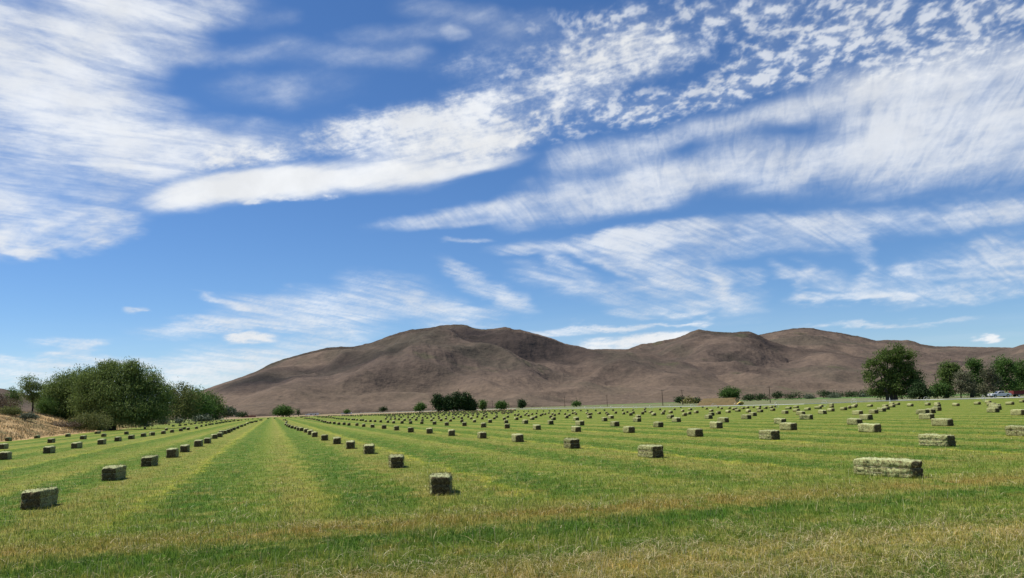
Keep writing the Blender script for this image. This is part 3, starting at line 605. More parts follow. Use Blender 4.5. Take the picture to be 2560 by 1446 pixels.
# ------------------------------------------------------------------ trees and shrubs
def leaf_mat(name, dark, mid, light, trans=.32):
    m_, n = material(name)
    t_ = n.node('ShaderNodeAttribute', {'attribute_name': 'tint'}, {}, 2)
    p = pos(n); v = n.noise(p, .55, 4, .6)
    f = n.m('ADD', n.m('MULTIPLY', t_, .6), n.m('MULTIPLY', n.ss(v, .3, .7), .4))
    c = n.ramp(f, [(.1, dark), (.5, mid), (.9, light)])
    d = pbsdf(n, c, .7, .15)
    tr = n.node('ShaderNodeBsdfTranslucent', {}, {0: c})
    ms = n.n.new('ShaderNodeMixShader'); ms.inputs[0].default_value = trans; n.l.new(d, ms.inputs[1]); n.l.new(tr, ms.inputs[2])
    out(n, ms.outputs[0]); return m_
M['willow'] = leaf_mat('willow_leaves', (.075, .115, .026), (.15, .205, .052), (.26, .32, .11))
M['green'] = leaf_mat('green_leaves', (0.037, 0.076, 0.017), (0.076, 0.145, 0.031), (0.145, 0.23, 0.054))
M['bright'] = leaf_mat('bright_leaves', (.045, .080, .018), (.095, .145, .032), (.17, .225, .06))
M['dark'] = leaf_mat('dark_leaves', (0.018, 0.038, 0.012), (0.036, 0.068, 0.021), (0.068, 0.112, 0.033), .1)
M['olive'] = leaf_mat('olive_leaves', (0.075, 0.094, 0.026), (0.14, 0.16, 0.048), (0.225, 0.225, 0.085))
M['grey'] = leaf_mat('grey_twigs', (.065, .072, .035), (.12, .125, .065), (.19, .185, .115), .1)
M['sage'] = leaf_mat('sage_leaves', (0.066, 0.083, 0.05), (0.132, 0.154, 0.094), (0.231, 0.253, 0.165), .1)
M['dry'] = leaf_mat('dry_brush', (.09, .07, .045), (.17, .13, .085), (.26, .21, .14), .1)
M['yellow'] = leaf_mat('yellow_brush', (.12, .12, .03), (.22, .21, .06), (.32, .30, .10), .1)
M['bark'] = simple('bark', (.075, .055, .040), .95, .05, var=.4, scale=3)
M['palebark'] = simple('pale_bark', (.11, .095, .078), .95, .05, var=.35, scale=3)

def foliage(name, lobes, n_, ls, mat, parent, droop=0.0, seed=0, shell=.45, gap=.12):
    """lobes in metres relative to the parent: (x, y, z, rx, ry, rz); many small leaf faces in loose clumps."""
    r_ = np.random.default_rng(seed); vol = np.array([(l[3]*l[4]*l[5])**.72 for l in lobes]); vol /= vol.sum()
    k_ = r_.choice(len(lobes), n_, p=vol); L = np.array(lobes)[k_]
    # twig clumps inside each lobe
    ncl = max(6, int(n_/28)); kc = r_.choice(len(lobes), ncl, p=vol); Lc = np.array(lobes)[kc]
    d = r_.normal(0, 1, (ncl, 3)); d /= np.linalg.norm(d, axis=1)[:, None]; rad = r_.uniform(shell, 1.06, (ncl, 1))**.8
    rad *= 1+.22*r_.normal(0, .5, (ncl, 1))
    cc = Lc[:, :3]+d*rad*Lc[:, 3:]
    pick = r_.integers(0, ncl, n_); csz = (Lc[:, 3:].mean(1)*.15+ls*.9)[pick][:, None]
    off = r_.normal(0, 1, (n_, 3))*csz*np.array([1, 1, .75])
    P_ = cc[pick]+off; dd = d[pick]
    tint_c = r_.uniform(0, 1, ncl)[pick]*.55
    if droop:
        P_[:, 2] -= np.abs(r_.normal(0, 1, n_))*droop*1.2*csz[:, 0]
    keep = fbm(P_[:, 0]*.9/ls*.25+seed, P_[:, 2]*.9/ls*.25+P_[:, 1]*.1, 3, seed=seed) > -gap-.25
    keep &= P_[:, 2] > .05*max(l[2]+l[5] for l in lobes)*0+.1
    P_ = P_[keep]; dd = dd[keep]; tint_c = tint_c[keep]; m = len(P_)
    ax = r_.normal(0, 1, (m, 3))+dd*.5; ax[:, 2] -= droop*2.2
    ax /= np.linalg.norm(ax, axis=1)[:, None]
    sd_ = np.cross(ax, r_.normal(0, 1, (m, 3))+dd*.3); sd_ /= np.linalg.norm(sd_, axis=1)[:, None]
    a = ax*(ls*r_.uniform(.6, 1.3, (m, 1))*(1+droop*1.3)); b = sd_*(ls*r_.uniform(.22, .42, (m, 1))/(1+droop*.5))
    V_ = np.stack([P_-a*.5, P_+b, P_+a*.5, P_-b], 1).reshape(-1, 3)
    V_[:, 2] = np.maximum(V_[:, 2], .02)
    t_ = np.repeat(np.clip(tint_c+r_.uniform(0, .45, m), 0, 1), 4)
    return mesh_np(name, V_, np.arange(m*4).reshape(-1, 4), mat, parent, attrs={'tint': t_})
def trunk_of(root, lobes, h, rad, mat, seed, lean=0.0, stems=1):
    r_ = random.Random(seed); mb = MB(); top = max(l[2] for l in lobes)
    for s_ in range(stems):
        ox = (s_-(stems-1)/2)*rad*2.4; fork = h*r_.uniform(.25, .4)
        px_ = [Vector((ox, 0, -.3)), Vector((ox+lean*.3+r_.uniform(-.1, .1)*h*.1, r_.uniform(-.1, .1), fork*.5)), Vector((ox*1.4+lean*.6, r_.uniform(-.2, .2), fork))]
        mb.tube(px_, [rad*1.25, rad, rad*.8], 8)
        for l in lobes:
            if r_.random() < 1.6/stems:
                e_ = Vector((l[0]*.9, l[1]*.8, l[2]+l[5]*.3)); m_ = px_[2].lerp(e_, .5)+Vector((r_.uniform(-.3, .3), r_.uniform(-.3, .3), h*.05))
                mb.tube([px_[2], m_, e_], [rad*.5, rad*.3, rad*.08], 6)
                for q_ in range(3):
                    e2 = e_+Vector((r_.uniform(-1, 1)*l[3], r_.uniform(-1, 1)*l[4], r_.uniform(-.2, .9)*l[5]))*.75
                    mb.tube([m_.lerp(e_, r_.uniform(.2, .8)), e2], [rad*.16, rad*.04], 5)
    return mb.build('trunk', mat, root, smooth=True)
TS = [100]
def tree(name, label, cat, base_px, Z, lobes_px, n_, ls, mat, group=None, droop=0.0, zb=None, trunk=.22, bark='bark', stems=1, depth=.9, shell=.45, gap=.12):
    TS[0] += 1; sd_ = TS[0]; r_ = random.Random(sd_)
    b = at(base_px, 1040, Z); g = bank_z(b.x, Z) if zb is None else zb
    root = empty(name, (b.x, Z, g))
    lob = []
    for (cx, cy, rx, ry) in lobes_px:
        c_ = at(cx, cy, Z); s_ = Z/FPX
        lob.append((c_.x-b.x, r_.uniform(-.35, .35)*rx*s_, max(c_.z-g, ry*s_*.55), rx*s_, rx*s_*depth, ry*s_))
    foliage('crown', lob, n_, ls, M[mat], root, droop, sd_, shell, gap)
    if trunk: trunk_of(root, lob, max(l[2]+l[5] for l in lob), trunk, M[bark], sd_, stems=stems)
    tag(root, label, cat, group); return root
TREES = 'trees along the left bank of the field'
tree('willow_tree', 'large weeping willow with grey-green drooping crown and a dark trunk, biggest of the left trees', 'tree', 281, 165,
     [(300, 938, 50, 32), (240, 952, 40, 30), (358, 950, 38, 30), (398, 985, 28, 32), (300, 980, 70, 36), (225, 995, 46, 36), (340, 1018, 66, 26), (385, 1022, 38, 24), (240, 1022, 36, 26), (270, 915, 22, 14), (335, 915, 24, 14), (310, 1036, 50, 14)],
     80000, .27, 'willow', TREES, droop=.7, zb=0.0, trunk=.75)
tree('willow_tree', 'spreading willow with feathery left edge, standing behind and left of the biggest willow', 'tree', 168, 172,
     [(175, 965, 50, 32), (205, 950, 40, 28), (150, 990, 42, 36), (122, 1015, 26, 38), (180, 1020, 60, 40), (140, 1050, 34, 24), (120, 975, 20, 14)], 46000, .27, 'willow', TREES, droop=.6, trunk=.5)
tree('bush', 'rounded green bush under the left side of the biggest willow', 'bush', 215, 150, [(222, 1056, 40, 20), (190, 1062, 26, 14), (250, 1064, 22, 14)], 9000, .24, 'olive', 'bushes on the bank', trunk=0)
tree('broadleaf_tree', 'olive-green broad tree just right of the biggest willow', 'tree', 440, 330,
     [(440, 985, 34, 24), (420, 1005, 34, 30), (460, 1005, 34, 32), (440, 1030, 45, 24)], 9000, .62, 'olive', TREES, trunk=.4)
tree('broadleaf_tree', 'dark green tree between the olive tree and the last tree of the left row', 'tree', 488, 410,
     [(485, 995, 30, 22), (470, 1020, 30, 28), (500, 1022, 34, 28)], 8000, .75, 'green', TREES, trunk=.4)
tree('broadleaf_tree', 'mid-green domed tree at the right end of the left tree row', 'tree', 527, 480,
     [(522, 1003, 26, 20), (515, 1028, 34, 24), (540, 1024, 20, 26)], 8000, .85, 'bright', TREES, trunk=.4)
tree('ash_tree', 'slender pale green tree with a thin bare trunk, leftmost on the bank', 'tree', 80, 162,
     [(76, 958, 20, 18), (66, 975, 16, 17), (90, 972, 14, 20), (78, 992, 18, 16)], 7500, .22, 'willow', TREES, trunk=.16, gap=-.02, shell=.3)
for k_, (bx, Z, lob, nn, mt, lab) in enumerate([
    (38, 172, [(38, 985, 16, 16), (32, 1002, 18, 18)], 3500, 'green', 'dark green shrub left of the slender tree on the bank'),
    (112, 166, [(110, 1005, 20, 16), (125, 1020, 22, 16), (104, 1022, 16, 14)], 4500, 'green', 'green shrub between the slender tree and the feathery willow'),
    (20, 158, [(15, 1012, 26, 14), (-6, 1000, 22, 14)], 4500, 'dry', 'tall brown dry brush at the left edge on top of the bank'),
    (26, 140, [(22, 1030, 22, 11), (40, 1034, 12, 7)], 4500, 'olive', 'olive bush low on the bank at the left edge'),
    (70, 138, [(68, 1040, 14, 4), (84, 1042, 10, 3.5)], 2000, 'sage', 'grey sagebrush below the slender tree on the bank'),
    (155, 146, [(150, 1066, 22, 8), (175, 1070, 18, 7)], 3000, 'dry', 'brown dry sagebrush at the foot of the bank near the willows'),
    (350, 200, [(352, 1052, 13, 11), (366, 1058, 12, 8)], 2200, 'sage', 'pale sagebrush just right of the willow trunk'),
    (404, 240, [(402, 1052, 10, 8), (412, 1054, 8, 6)], 1600, 'sage', 'small pale sagebrush on the green slope under the willow edge'),
    (446, 280, [(448, 1053, 8, 5)], 900, 'sage', 'tiny pale bush on the green slope below the olive tree'),
    (503, 380, [(500, 1048, 10, 6), (514, 1049, 9, 6)], 1500, 'sage', 'pale tall weeds at the foot of the mid-green domed tree'),
    (573, 500, [(570, 1026, 12, 9), (580, 1031, 10, 7), (562, 1032, 8, 8)], 2500, 'sage', 'silvery bush past the right end of the left tree row'),
    (603, 640, [(598, 1036, 12, 4), (612, 1037, 8, 3)], 1000, 'dark', 'low dark bush between the silvery bush and the field corner')]):
    tree('bush', lab, 'bush', bx, Z, lob, nn, (.2 if Z < 180 else .3) if Z < 230 else .3 if Z < 300 else .8, mt, 'bushes on the bank', trunk=0, zb=None)
# across the valley floor
FARG = 'distant trees at the far side of the field'
for (bx, Z, lob, nn, ls, mt, lab, tr) in [
    (708, 700, [(708, 1025, 16, 8), (696, 1030, 12, 7), (720, 1030, 12, 8)], 3500, 1.1, 'green', 'lone dark round tree in front of the hill foot, left of the far grove', .5),
    (746, 760, [(746, 1030, 2.6, 8)], 500, .7, 'dark', 'narrow dark poplar just right of the lone round tree', .3),
    (1050, 600, [(1052, 1017, 9, 7), (1044, 1021, 6, 4)], 2000, .9, 'green', 'small rounded green tree just left of the dark grove', .35),
    (1206, 640, [(1205, 1011, 9, 8), (1206, 1017, 6, 5)], 2000, .9, 'green', 'small round tree just right of the dark grove', .35),
    (1253, 560, [(1253, 1012, 10, 8), (1246, 1017, 6, 5), (1261, 1016, 6, 5)], 2400, .8, 'green', 'bushy green tree second to the right of the dark grove', .35),
    (1305, 800, [(1305, 1008, 8.5, 8.5), (1305, 1013, 7, 6)], 2200, 1.0, 'dark', 'dark egg-shaped tree left of the power poles', .35),
    (1825, 610, [(1825, 980, 18, 10), (1812, 987, 12, 10), (1838, 987, 12, 10), (1825, 990, 16, 8)], 4500, .95, 'green', 'round green tree behind the haystack', .5)]:
    tree('round_tree', lab, 'tree', bx, Z, lob, nn, ls, mt, FARG, trunk=tr, zb=0)
for bx, cy, rx, ry, lab in [(1096, 1000, 12, 14, 'leftmost tree of the dark grove in front of the hill'), (1118, 1003, 12, 13, 'low second tree from the left in the dark grove'),
    (1143, 997, 15, 18, 'tallest middle tree of the dark grove'), (1166, 999, 12, 15, 'tree right of the tallest in the dark grove'), (1180, 1010, 8, 9, 'small tree at the right end of the dark grove')]:
    tree('grove_tree', lab, 'tree', bx, 620, [(bx, cy-ry*.25, rx*.8, ry*.75), (bx-rx*.35, cy+ry*.5, rx*.8, ry*.7), (bx+rx*.4, cy+ry*.5, rx*.8, ry*.7), (bx, 1020, rx, 7)], 5000, .95, 'dark', 'trees of the dark grove', trunk=.45, zb=0, shell=.2)
for i, (bx, Z, cy, rx, ry, mt, lab) in enumerate([
    (868, 900, 1029, 5, 3, 'green', 'small dark bush beyond the field, right of the white sheds'), 
    (958, 820, 1023, 7, 3.5, 'dark', 'dark shrub at the hill foot left of the rounded green tree'), 
    (1440, 700, 1009, 9, 4.5, 'green', 'green shrub between the first two power poles'), 
    (1700, 560, 1000, 8, 4.5, 'dark', 'dark shrub at the foot of the fourth power pole'), (1722, 540, 1003, 12, 5.5, 'yellow', 'yellowish bush left of the haystack'), (1741, 560, 1002, 6, 3.5, 'dark', 'small dark bush touching the left side of the haystack'),
    (1872, 640, 994, 14, 4.5, 'dark', 'dark hedge shrub right of the round green tree'), (1900, 640, 993, 16, 5, 'dark', 'second dark hedge shrub right of the round green tree'),
    (1946, 720, 988, 13, 7, 'dark', 'dark round shrub right of the tall power pole'), (1985, 720, 990, 22, 5.5, 'dark', 'wide dark shrub in the far hedge, left part'), (2024, 720, 992, 12, 4, 'sage', 'pale bush in the far hedge between dark shrubs'),
    (2060, 760, 984, 14, 7, 'dark', 'tall dark shrub in the middle of the far hedge'), (2092, 760, 986, 16, 6.5, 'dark', 'dark shrub right of the tall one in the far hedge'), (2086, 720, 991, 14, 3.5, 'sage', 'pale bush in front of the far hedge, middle'),
    (2126, 760, 985, 16, 6.5, 'dark', 'dark shrub in the right part of the far hedge'), (2158, 720, 986, 14, 6.5, 'dark', 'last dark shrub of the far hedge left of the tall cottonwood'), (2160, 690, 991, 8, 3, 'sage', 'pale bush at the right end of the far hedge')]):
    tree('shrub', lab, 'shrub', bx, Z, [(bx, cy, rx, ry), (bx+rx*.4, cy+ry*.3, rx*.7, ry*.7), (bx-rx*.4, cy+ry*.4, rx*.7, ry*.7)], 900, 1.0, mt, 'shrubs of the far hedge and valley floor', trunk=0, zb=0)
tree('cottonwood_tree', 'tall spreading cottonwood behind the wheel line, largest tree on the right', 'tree', 2234, 232,
     [(2240, 880, 26, 18), (2212, 893, 22, 15), (2266, 893, 20, 15), (2240, 905, 22, 14), (2184, 912, 18, 13), (2172, 940, 15, 15), (2205, 925, 20, 15), (2262, 925, 24, 16), (2290, 938, 18, 16), (2232, 940, 26, 15), (2276, 955, 22, 15), (2195, 955, 22, 15), (2240, 965, 30, 14), (2186, 978, 18, 10), (2292, 965, 18, 12), (2214, 980, 26, 12), (2262, 984, 30, 10)],
     36000, .40, 'bright', 'trees behind the wheel line on the right', trunk=.5, bark='palebark', stems=3, zb=0, gap=-.08, shell=.3)
GR = 'trees behind the wheel line on the right'
for (nm, bx, Z, lob, nn, ls, mt, lab, tr, bk) in [
    ('bush', 2303, 225, [(2302, 968, 14, 14), (2296, 984, 18, 12), (2312, 985, 14, 10)], 4500, .4, 'dark', 'dark bush at the right foot of the tall cottonwood', .15, 'bark'),
    ('bush', 2350, 250, [(2348, 972, 18, 12), (2366, 980, 16, 12), (2340, 983, 12, 8)], 4200, .42, 'green', 'low green bush at the left end of the right grove', .12, 'bark'),
    ('grove_tree', 2372, 262, [(2372, 925, 18, 18), (2366, 945, 15, 22), (2385, 925, 14, 14), (2372, 972, 14, 18)], 8000, .45, 'bright', 'bright green tree, leftmost of the right grove', .3, 'palebark'),
    ('dry_shrub', 2408, 250, [(2410, 950, 20, 22), (2398, 970, 18, 18), (2420, 972, 18, 18)], 6000, .38, 'grey', 'grey leafless shrub between the two left green trees of the grove', .15, 'palebark'),
    ('grove_tree', 2436, 262, [(2434, 912, 15, 14), (2444, 930, 15, 20), (2436, 955, 18, 20), (2446, 975, 18, 16)], 8000, .45, 'green', 'green tree with a pointed top in the middle of the right grove', .3, 'palebark'),
    ('dry_shrub', 2474, 252, [(2472, 935, 15, 20), (2484, 955, 15, 20), (2468, 972, 16, 16)], 5500, .38, 'grey', 'grey half-bare shrub right of the pointed green tree', .15, 'palebark'),
    ('grove_tree', 2510, 268, [(2505, 912, 20, 16), (2520, 925, 20, 18), (2498, 938, 16, 20), (2512, 960, 24, 20)], 9500, .48, 'green', 'broad green tree above the white pickup', .3, 'bark'),
    ('grove_tree', 2550, 275, [(2552, 922, 18, 20), (2560, 945, 20, 24), (2545, 970, 20, 16)], 8000, .48, 'green', 'tree at the right edge above the red wagon', .3, 'bark'),
    ('grove_tree', 2600, 280, [(2600, 930, 26, 26), (2605, 962, 30, 22)], 7000, .5, 'green', 'tree just beyond the right edge of the grove', .3, 'bark')]:
    tree(nm, lab, 'tree' if 'tree' in nm else 'bush', bx, Z, lob, nn, ls, mt, GR, trunk=tr, bark=bk, stems=2 if 'tree' in nm else 1, zb=0, gap=.02)

# ------------------------------------------------------------------ power poles
M['wood'] = simple('weathered_wood', (.11, .075, .055), .9, .1, var=.3)
M['glassins'] = simple('insulator', (.25, .25, .24), .4)
POLE = 'wooden power poles along the valley'
for px, yt, Z, lab in [(1231, 1002, 780, 'far small power pole left of the first tall pole, by the green trees'), (1263, 999, 720, 'small power pole right of the bushy green tree'), (1408, 992, 640, 'power pole left of the green shrub'), (1514, 987, 560, 'power pole right of the green shrub'),
    (1653, 975, 400, 'power pole of a close pair, left one'), (1703, 975, 400, 'power pole of a close pair, right one beside the yellowish bush'), (1922, 966, 345, 'tallest power pole, right of the haystack'), (2176, 977, 700, 'far power pole just left of the tall cottonwood'), (2342, 934, 300, 'power pole between the tall cottonwood and the right grove')]:
    p_ = at(px+ (4 if px > 1400 else 0), 1010, Z); h_ = at(px, yt, Z).z
    r_ = empty('power_pole', (p_.x, Z, 0))
    MB().tube([(0, 0, -.3), (0, 0, h_*.5), (0, 0, h_)], [.19, .16, .12], 8).build('pole', M['wood'], r_)
    MB().box((0, -.16, h_-.45), (2.3, .12, .14)).build('crossarm', M['wood'], r_)
    for dx_ in (-1.0, -.45, .45, 1.0):
        MB().tube([(dx_, -.16, h_-.38), (dx_, -.16, h_-.18)], [.05, .07], 6).build('insulator', M['glassins'], r_)
    r_.rotation_euler = (0, R(random.uniform(-1.2, .2)), R(random.uniform(-25, 5))); tag(r_, lab, 'power pole', POLE)

# ------------------------------------------------------------------ wheel line
M['alu'] = simple('aluminium_pipe', (.62, .62, .60), .45, .5, metal=.2, var=.08)
def wheel_line(label, pxs, zc, step, rad_pipe):
    P_ = []
    for px, py in pxs:
        g = ground(px, py, zc); P_.append(Vector((g.x, g.y, zc)))
    root = empty('irrigation_wheel_line', (P_[0].x, P_[0].y, 0))
    L = [p-Vector((P_[0].x, P_[0].y, 0)) for p in P_]
    MB().tube(L, rad_pipe, 8).build('pipe', M['alu'], root)
    first = None; acc = step*.5
    for a, b in zip(L[:-1], L[1:]):
        d = (b-a); ln = d.length; ang = math.atan2(d.y, d.x)
        while acc < ln:
            c_ = a+d*(acc/ln)
            if first is None:
                mb = MB(); r2 = zc
                ring = [(0, math.cos(t)*r2, math.sin(t)*r2) for t in np.linspace(0, 2*math.pi, 29)]
                mb.tube(ring, .022, 5, cap=False)
                for t in np.linspace(0, 2*math.pi, 9)[:-1]: mb.tube([(0, 0, 0), (0, math.cos(t)*r2, math.sin(t)*r2)], .009, 4)
                mb.tube([(-.12, 0, 0), (.12, 0, 0)], .10, 8)
                w_ = first = mb.build('wheel', M['alu'], root)
            else: w_ = first.copy(); C.objects.link(w_); w_.parent = root
            w_.location = c_; w_.rotation_euler = (random.uniform(0, 3), 0, ang+R(random.uniform(-4, 4))); acc += step
        acc -= ln
    return tag(root, label, 'irrigation line')
wheel_line('long white irrigation pipe on thin wheels along the far edge of the field', [(1300, 1022.6), (1380, 1021.6), (1500, 1020.2), (1600, 1018.8), (1750, 1016), (1850, 1014.6), (1930, 1012.8), (2010, 1010.8), (2100, 1007), (2170, 1003.4), (2240, 1001.2), (2360, 999), (2440, 996.6), (2560, 993.5), (2680, 990)], .60, 13.0, .055)
wheel_line('distant white pipe line left of the dark grove at the far field edge', [(1290, 1022.3), (1180, 1025.0), (1040, 1029.2), (870, 1034.0)], .60, 22.0, .10)

# ------------------------------------------------------------------ haystack
m_, n = material('stacked_hay'); tc = n.node('ShaderNodeTexCoord', {}, {}, 3)
v1 = n.noise(n.mapping(tc, sc=(1, 1, 3)), 2.2, 5, .7)
c = n.ramp(v1, [(.3, (.46, .29, .13)), (.55, (.64, .43, .21)), (.75, (.74, .54, .30))]); out(n, pbsdf(n, c, .95, .05)); M['stack'] = m_
g = ground(1846, 1012.5); g0 = ground(1744, 1014.5)
Zs = 285; a = at(1744, 1010, Zs); b = at(1847, 1010, Zs); wid = b.x-a.x
root = empty('haystack', ((a.x+b.x)/2, Zs, 0), R(-32)); nlay = 5; hl = 2.55/nlay
for k_ in range(nlay):
    x0 = -wid/2+[0, .55, 1.0, 1.7, 2.4][k_]; x1 = wid/2-[0, .15, .3, .6, 1.3][k_]; mb = MB()
    x = x0
    while x < x1-.3:
        w_ = min(1.22, x1-x); mb.box((x+w_/2, random.uniform(-.03, .03), hl*(k_+.5)), (w_-.03, 3.6, hl-.02)); x += 1.22
    mb.build('bale_layer', M['stack'], root)
tag(root, 'long tan haystack with stepped left end behind the wheel line', 'haystack')

# yellow machine parked beside the haystack
M['yellow_paint'] = simple('yellow_paint', (.62, .42, .06), .45, .4); M['rubber'] = simple('rubber', (.02, .02, .02), .85)
M['dark_metal'] = simple('dark_metal', (.05, .05, .05), .5)
p_ = at(1850, 1010, 262); root = empty('hay_mower', (p_.x, 262, 0))
mb = MB(); mb.prism([(-1.0, .35), (1.1, .35), (1.15, .75), (.7, 1.12), (.1, 1.18), (-.6, .8)], -.7, .7); mb.build('body', M['yellow_paint'], root, bevel=.04)
MB().tube([(-.9, 0, .5), (-1.9, 0, .45)], .06, 6).build('drawbar', M['yellow_paint'], root)
MB().box((-.35, -.72, .45), (.9, .05, .3)).build('side_panel', M['dark_metal'], root)
for s_ in (-1, 1):
    w_ = MB().tube([(.35, s_*.75, .36), (.35, s_*.95, .36)], .36, 18).build('wheel', M['rubber'], root); MB().tube([(.35, s_*.94, .36), (.35, s_*.975, .36)], .18, 14).build('rim', M['yellow_paint'], w_)
tag(root, 'small yellow mower parked at the right end of the haystack', 'farm machine')

# ------------------------------------------------------------------ white pickup and red wagon
M['white_paint'] = simple('white_paint', (.74, .74, .76), .3, .5, var=.03); M['glass'] = simple('dark_glass', (.03, .04, .05), .08, .6, var=.02)
M['chrome'] = simple('chrome', (.5, .5, .5), .25, .5, .8); M['red_paint'] = simple('red_paint', (.16, .03, .025), .6, .3, var=.2); M['lamp'] = simple('lamp_lens', (.7, .7, .68), .15, .5); M['tail'] = simple('tail_lens', (.4, .02, .02), .2, .5)
Zt = 222
a = at(2474, 990, Zt); root = empty('pickup_truck', (a.x+2.75, Zt, 0))
def arch(x, r=.46, z=.42): return [(x+r*math.cos(t), z+r*math.sin(t)) for t in np.linspace(0, math.pi, 9)]
body = [(-2.7, .52), (-2.75, .9), (-2.62, 1.08), (-1.35, 1.17), (-.85, 1.17), (1.0, 1.17), (1.02, 1.12), (2.7, 1.12), (2.75, .55)]
low_ = [(2.35, .42)]+arch(1.75)+[(1.25, .42), (-1.2, .42)]+arch(-1.75)+[(-2.3, .42)]
mb = MB(); mb.prism((body+low_)[::-1], -.95, .95); bd = mb.build('body', M['white_paint'], root, bevel=.05)
MB().prism([(-1.05, 1.165), (-.45, 1.72), (.75, 1.76), (1.0, 1.165)][::-1], -.80, .80).build('cab', M['white_paint'], root, bevel=.05)
for s_ in (-1, 1):
    MB().prism([(-.86, 1.20), (-.38, 1.66), (.08, 1.68), (.08, 1.20)][::-1], s_*.803-.008, s_*.803+.008).build('side_window', M['glass'], root)
    MB().prism([(.15, 1.20), (.15, 1.68), (.66, 1.70), (.86, 1.20)][::-1], s_*.803-.008, s_*.803+.008).build('side_window', M['glass'], root)
    MB().box((-2.70, s_*.72, .88), (.12, .34, .18)).build('headlight', M['lamp'], root); MB().box((2.74, s_*.84, .9), (.06, .16, .3)).build('tail_light', M['tail'], root)
    MB().box((-.75, s_*1.05, 1.2), (.1, .18, .18)).build('wing_mirror', M['dark_metal'], root)
    d_ = MB().box((.1, s_*.955, .78), (1.2, .02, .62)).build('door', M['white_paint'], root, bevel=.008); MB().box((.5, s_*.97, 1.0), (.16, .03, .04)).build('handle', M['chrome'], d_)
    for x_ in (-1.75, 1.75):
        w_ = MB().tube([(x_, s_*.72, .38), (x_, s_*.96, .38)], .38, 20).build('wheel', M['rubber'], root); MB().tube([(x_, s_*.955, .38), (x_, s_*.975, .38)], .22, 14).build('rim', M['chrome'], w_)
MB().prism([(-1.00, 1.20), (-.49, 1.68), (-.50, 1.70), (-1.03, 1.21)], -.70, .70).build('windshield', M['glass'], root)
MB().box((-2.78, 0, .55), (.12, 1.8, .2)).build('bumper', M['chrome'], root, bevel=.02); MB().box((-2.72, 0, .88), (.1, .95, .26)).build('grille', M['dark_metal'], root)
tag(root, 'white pickup truck parked facing left in front of the right grove', 'pickup truck')
root = empty('farm_wagon', (a.x+5.75+4.1, Zt+.4, 0))
mb = MB(); mb.box((0, 0, .72), (7.2, 2.2, .14)); mb.build('bed', M['dark_metal'], root)
MB().box((0, -1.1, 1.25), (7.2, .07, .9)).build('side_wall', M['red_paint'], root); MB().box((0, 1.1, 1.25), (7.2, .07, .9)).build('side_wall', M['red_paint'], root)
MB().box((-3.57, 0, 1.25), (.07, 2.13, .9)).build('end_wall', M['red_paint'], root); MB().box((3.57, 0, 1.25), (.07, 2.13, .9)).build('end_wall', M['red_paint'], root)
for x_ in np.linspace(-3.4, 3.4, 7): MB().box((float(x_), -1.155, 1.22), (.08, .04, .98)).build('stake', M['red_paint'], root)
for x_ in (-2.2, 2.2):
    for s_ in (-1, 1):
        w_ = MB().tube([(x_, s_*.85, .38), (x_, s_*1.08, .38)], .38, 18).build('wheel', M['rubber'], root); MB().tube([(x_, s_*1.075, .38), (x_, s_*1.095, .38)], .2, 12).build('rim', M['chrome'], w_)
MB().tube([(-3.6, 0, .62), (-4.3, 0, .5)], .06, 6).build('drawbar', M['dark_metal'], root)
tag(root, 'dark red flat wagon behind the white pickup at the right edge', 'wagon')

# ------------------------------------------------------------------ far farm sheds
M['shed_white'] = simple('white_wall', (.72, .70, .66), .7); M['shed_roof'] = simple('metal_roof', (.60, .60, .60), .5); M['shed_red'] = simple('red_wall', (.28, .12, .08), .8)
for px, Z, w_, h_, mt, lab in [(779, 980, 6, 2.4, 'shed_white', 'white far shed, left of two beyond the field'), (790, 980, 5, 2.6, 'shed_white', 'white far shed, right of two beyond the field'),
    (866, 950, 12, 1.6, 'shed_white', 'low white far building right of the two sheds'), (767, 990, 3, 1.8, 'shed_white', 'tiny pale hut left of the white far sheds'), (622, 980, 16, 2.2, 'shed_red', 'low reddish far barn near the left hill foot')]:
    p_ = at(px, 1035, Z); root = empty('far_shed', (p_.x, Z, 0))
    MB().box((0, 0, h_*.35), (w_, 5, h_*.7)).build('wall', M[mt], root)
    MB().prism([(-w_/2-.3, h_*.7), (w_/2+.3, h_*.7), (w_/2-.2, h_), (-w_/2+.2, h_)], -2.8, 2.8).build('roof', M['shed_roof'] if mt != 'shed_red' else M['shed_red'], root)
    MB().box((0, -2.52, h_*.25), (min(1.6, w_*.3), .04, h_*.5)).build('door', M['dark_metal'], root)
    tag(root, lab, 'shed', 'far farm sheds at the hill foot')

# ------------------------------------------------------------------ grass and straw (uncountable)
def blade_mat(name, straw):
    m_, n = material(name)
    t_ = n.node('ShaderNodeAttribute', {'attribute_name': 'tint'}, {}, 2); hgt = n.node('ShaderNodeAttribute', {'attribute_name': 'hgt'}, {}, 2)
    if straw: c = n.ramp(t_, [(0, (.30, .22, .09)), (.4, (.52, .42, .21)), (.8, (.68, .60, .36)), (1, (.75, .70, .48))])
    else:
        fc, _, _, _ = field_colour(n, pos(n))
        g_ = n.ramp(t_, [(0, (.7, .85, .6)), (.45, (1.25, 1.28, 1.0)), (.75, (2.0, 1.85, 1.5)), (.9, (2.8, 2.4, 2.6)), (1, (3.6, 3.0, 5.0))])
        c = n.mix(1.0, fc, g_, 'MULTIPLY')
        c = n.mix(n.ss(hgt, 0, 1, .0, .25), c, (.20, .24, .08, 1))
    d = pbsdf(n, c, .6, .25); tr = n.node('ShaderNodeBsdfTranslucent', {}, {0: c})
    ms = n.n.new('ShaderNodeMixShader'); ms.inputs[0].default_value = .3; n.l.new(d, ms.inputs[1]); n.l.new(tr, ms.inputs[2]); out(n, ms.outputs[0]); return m_
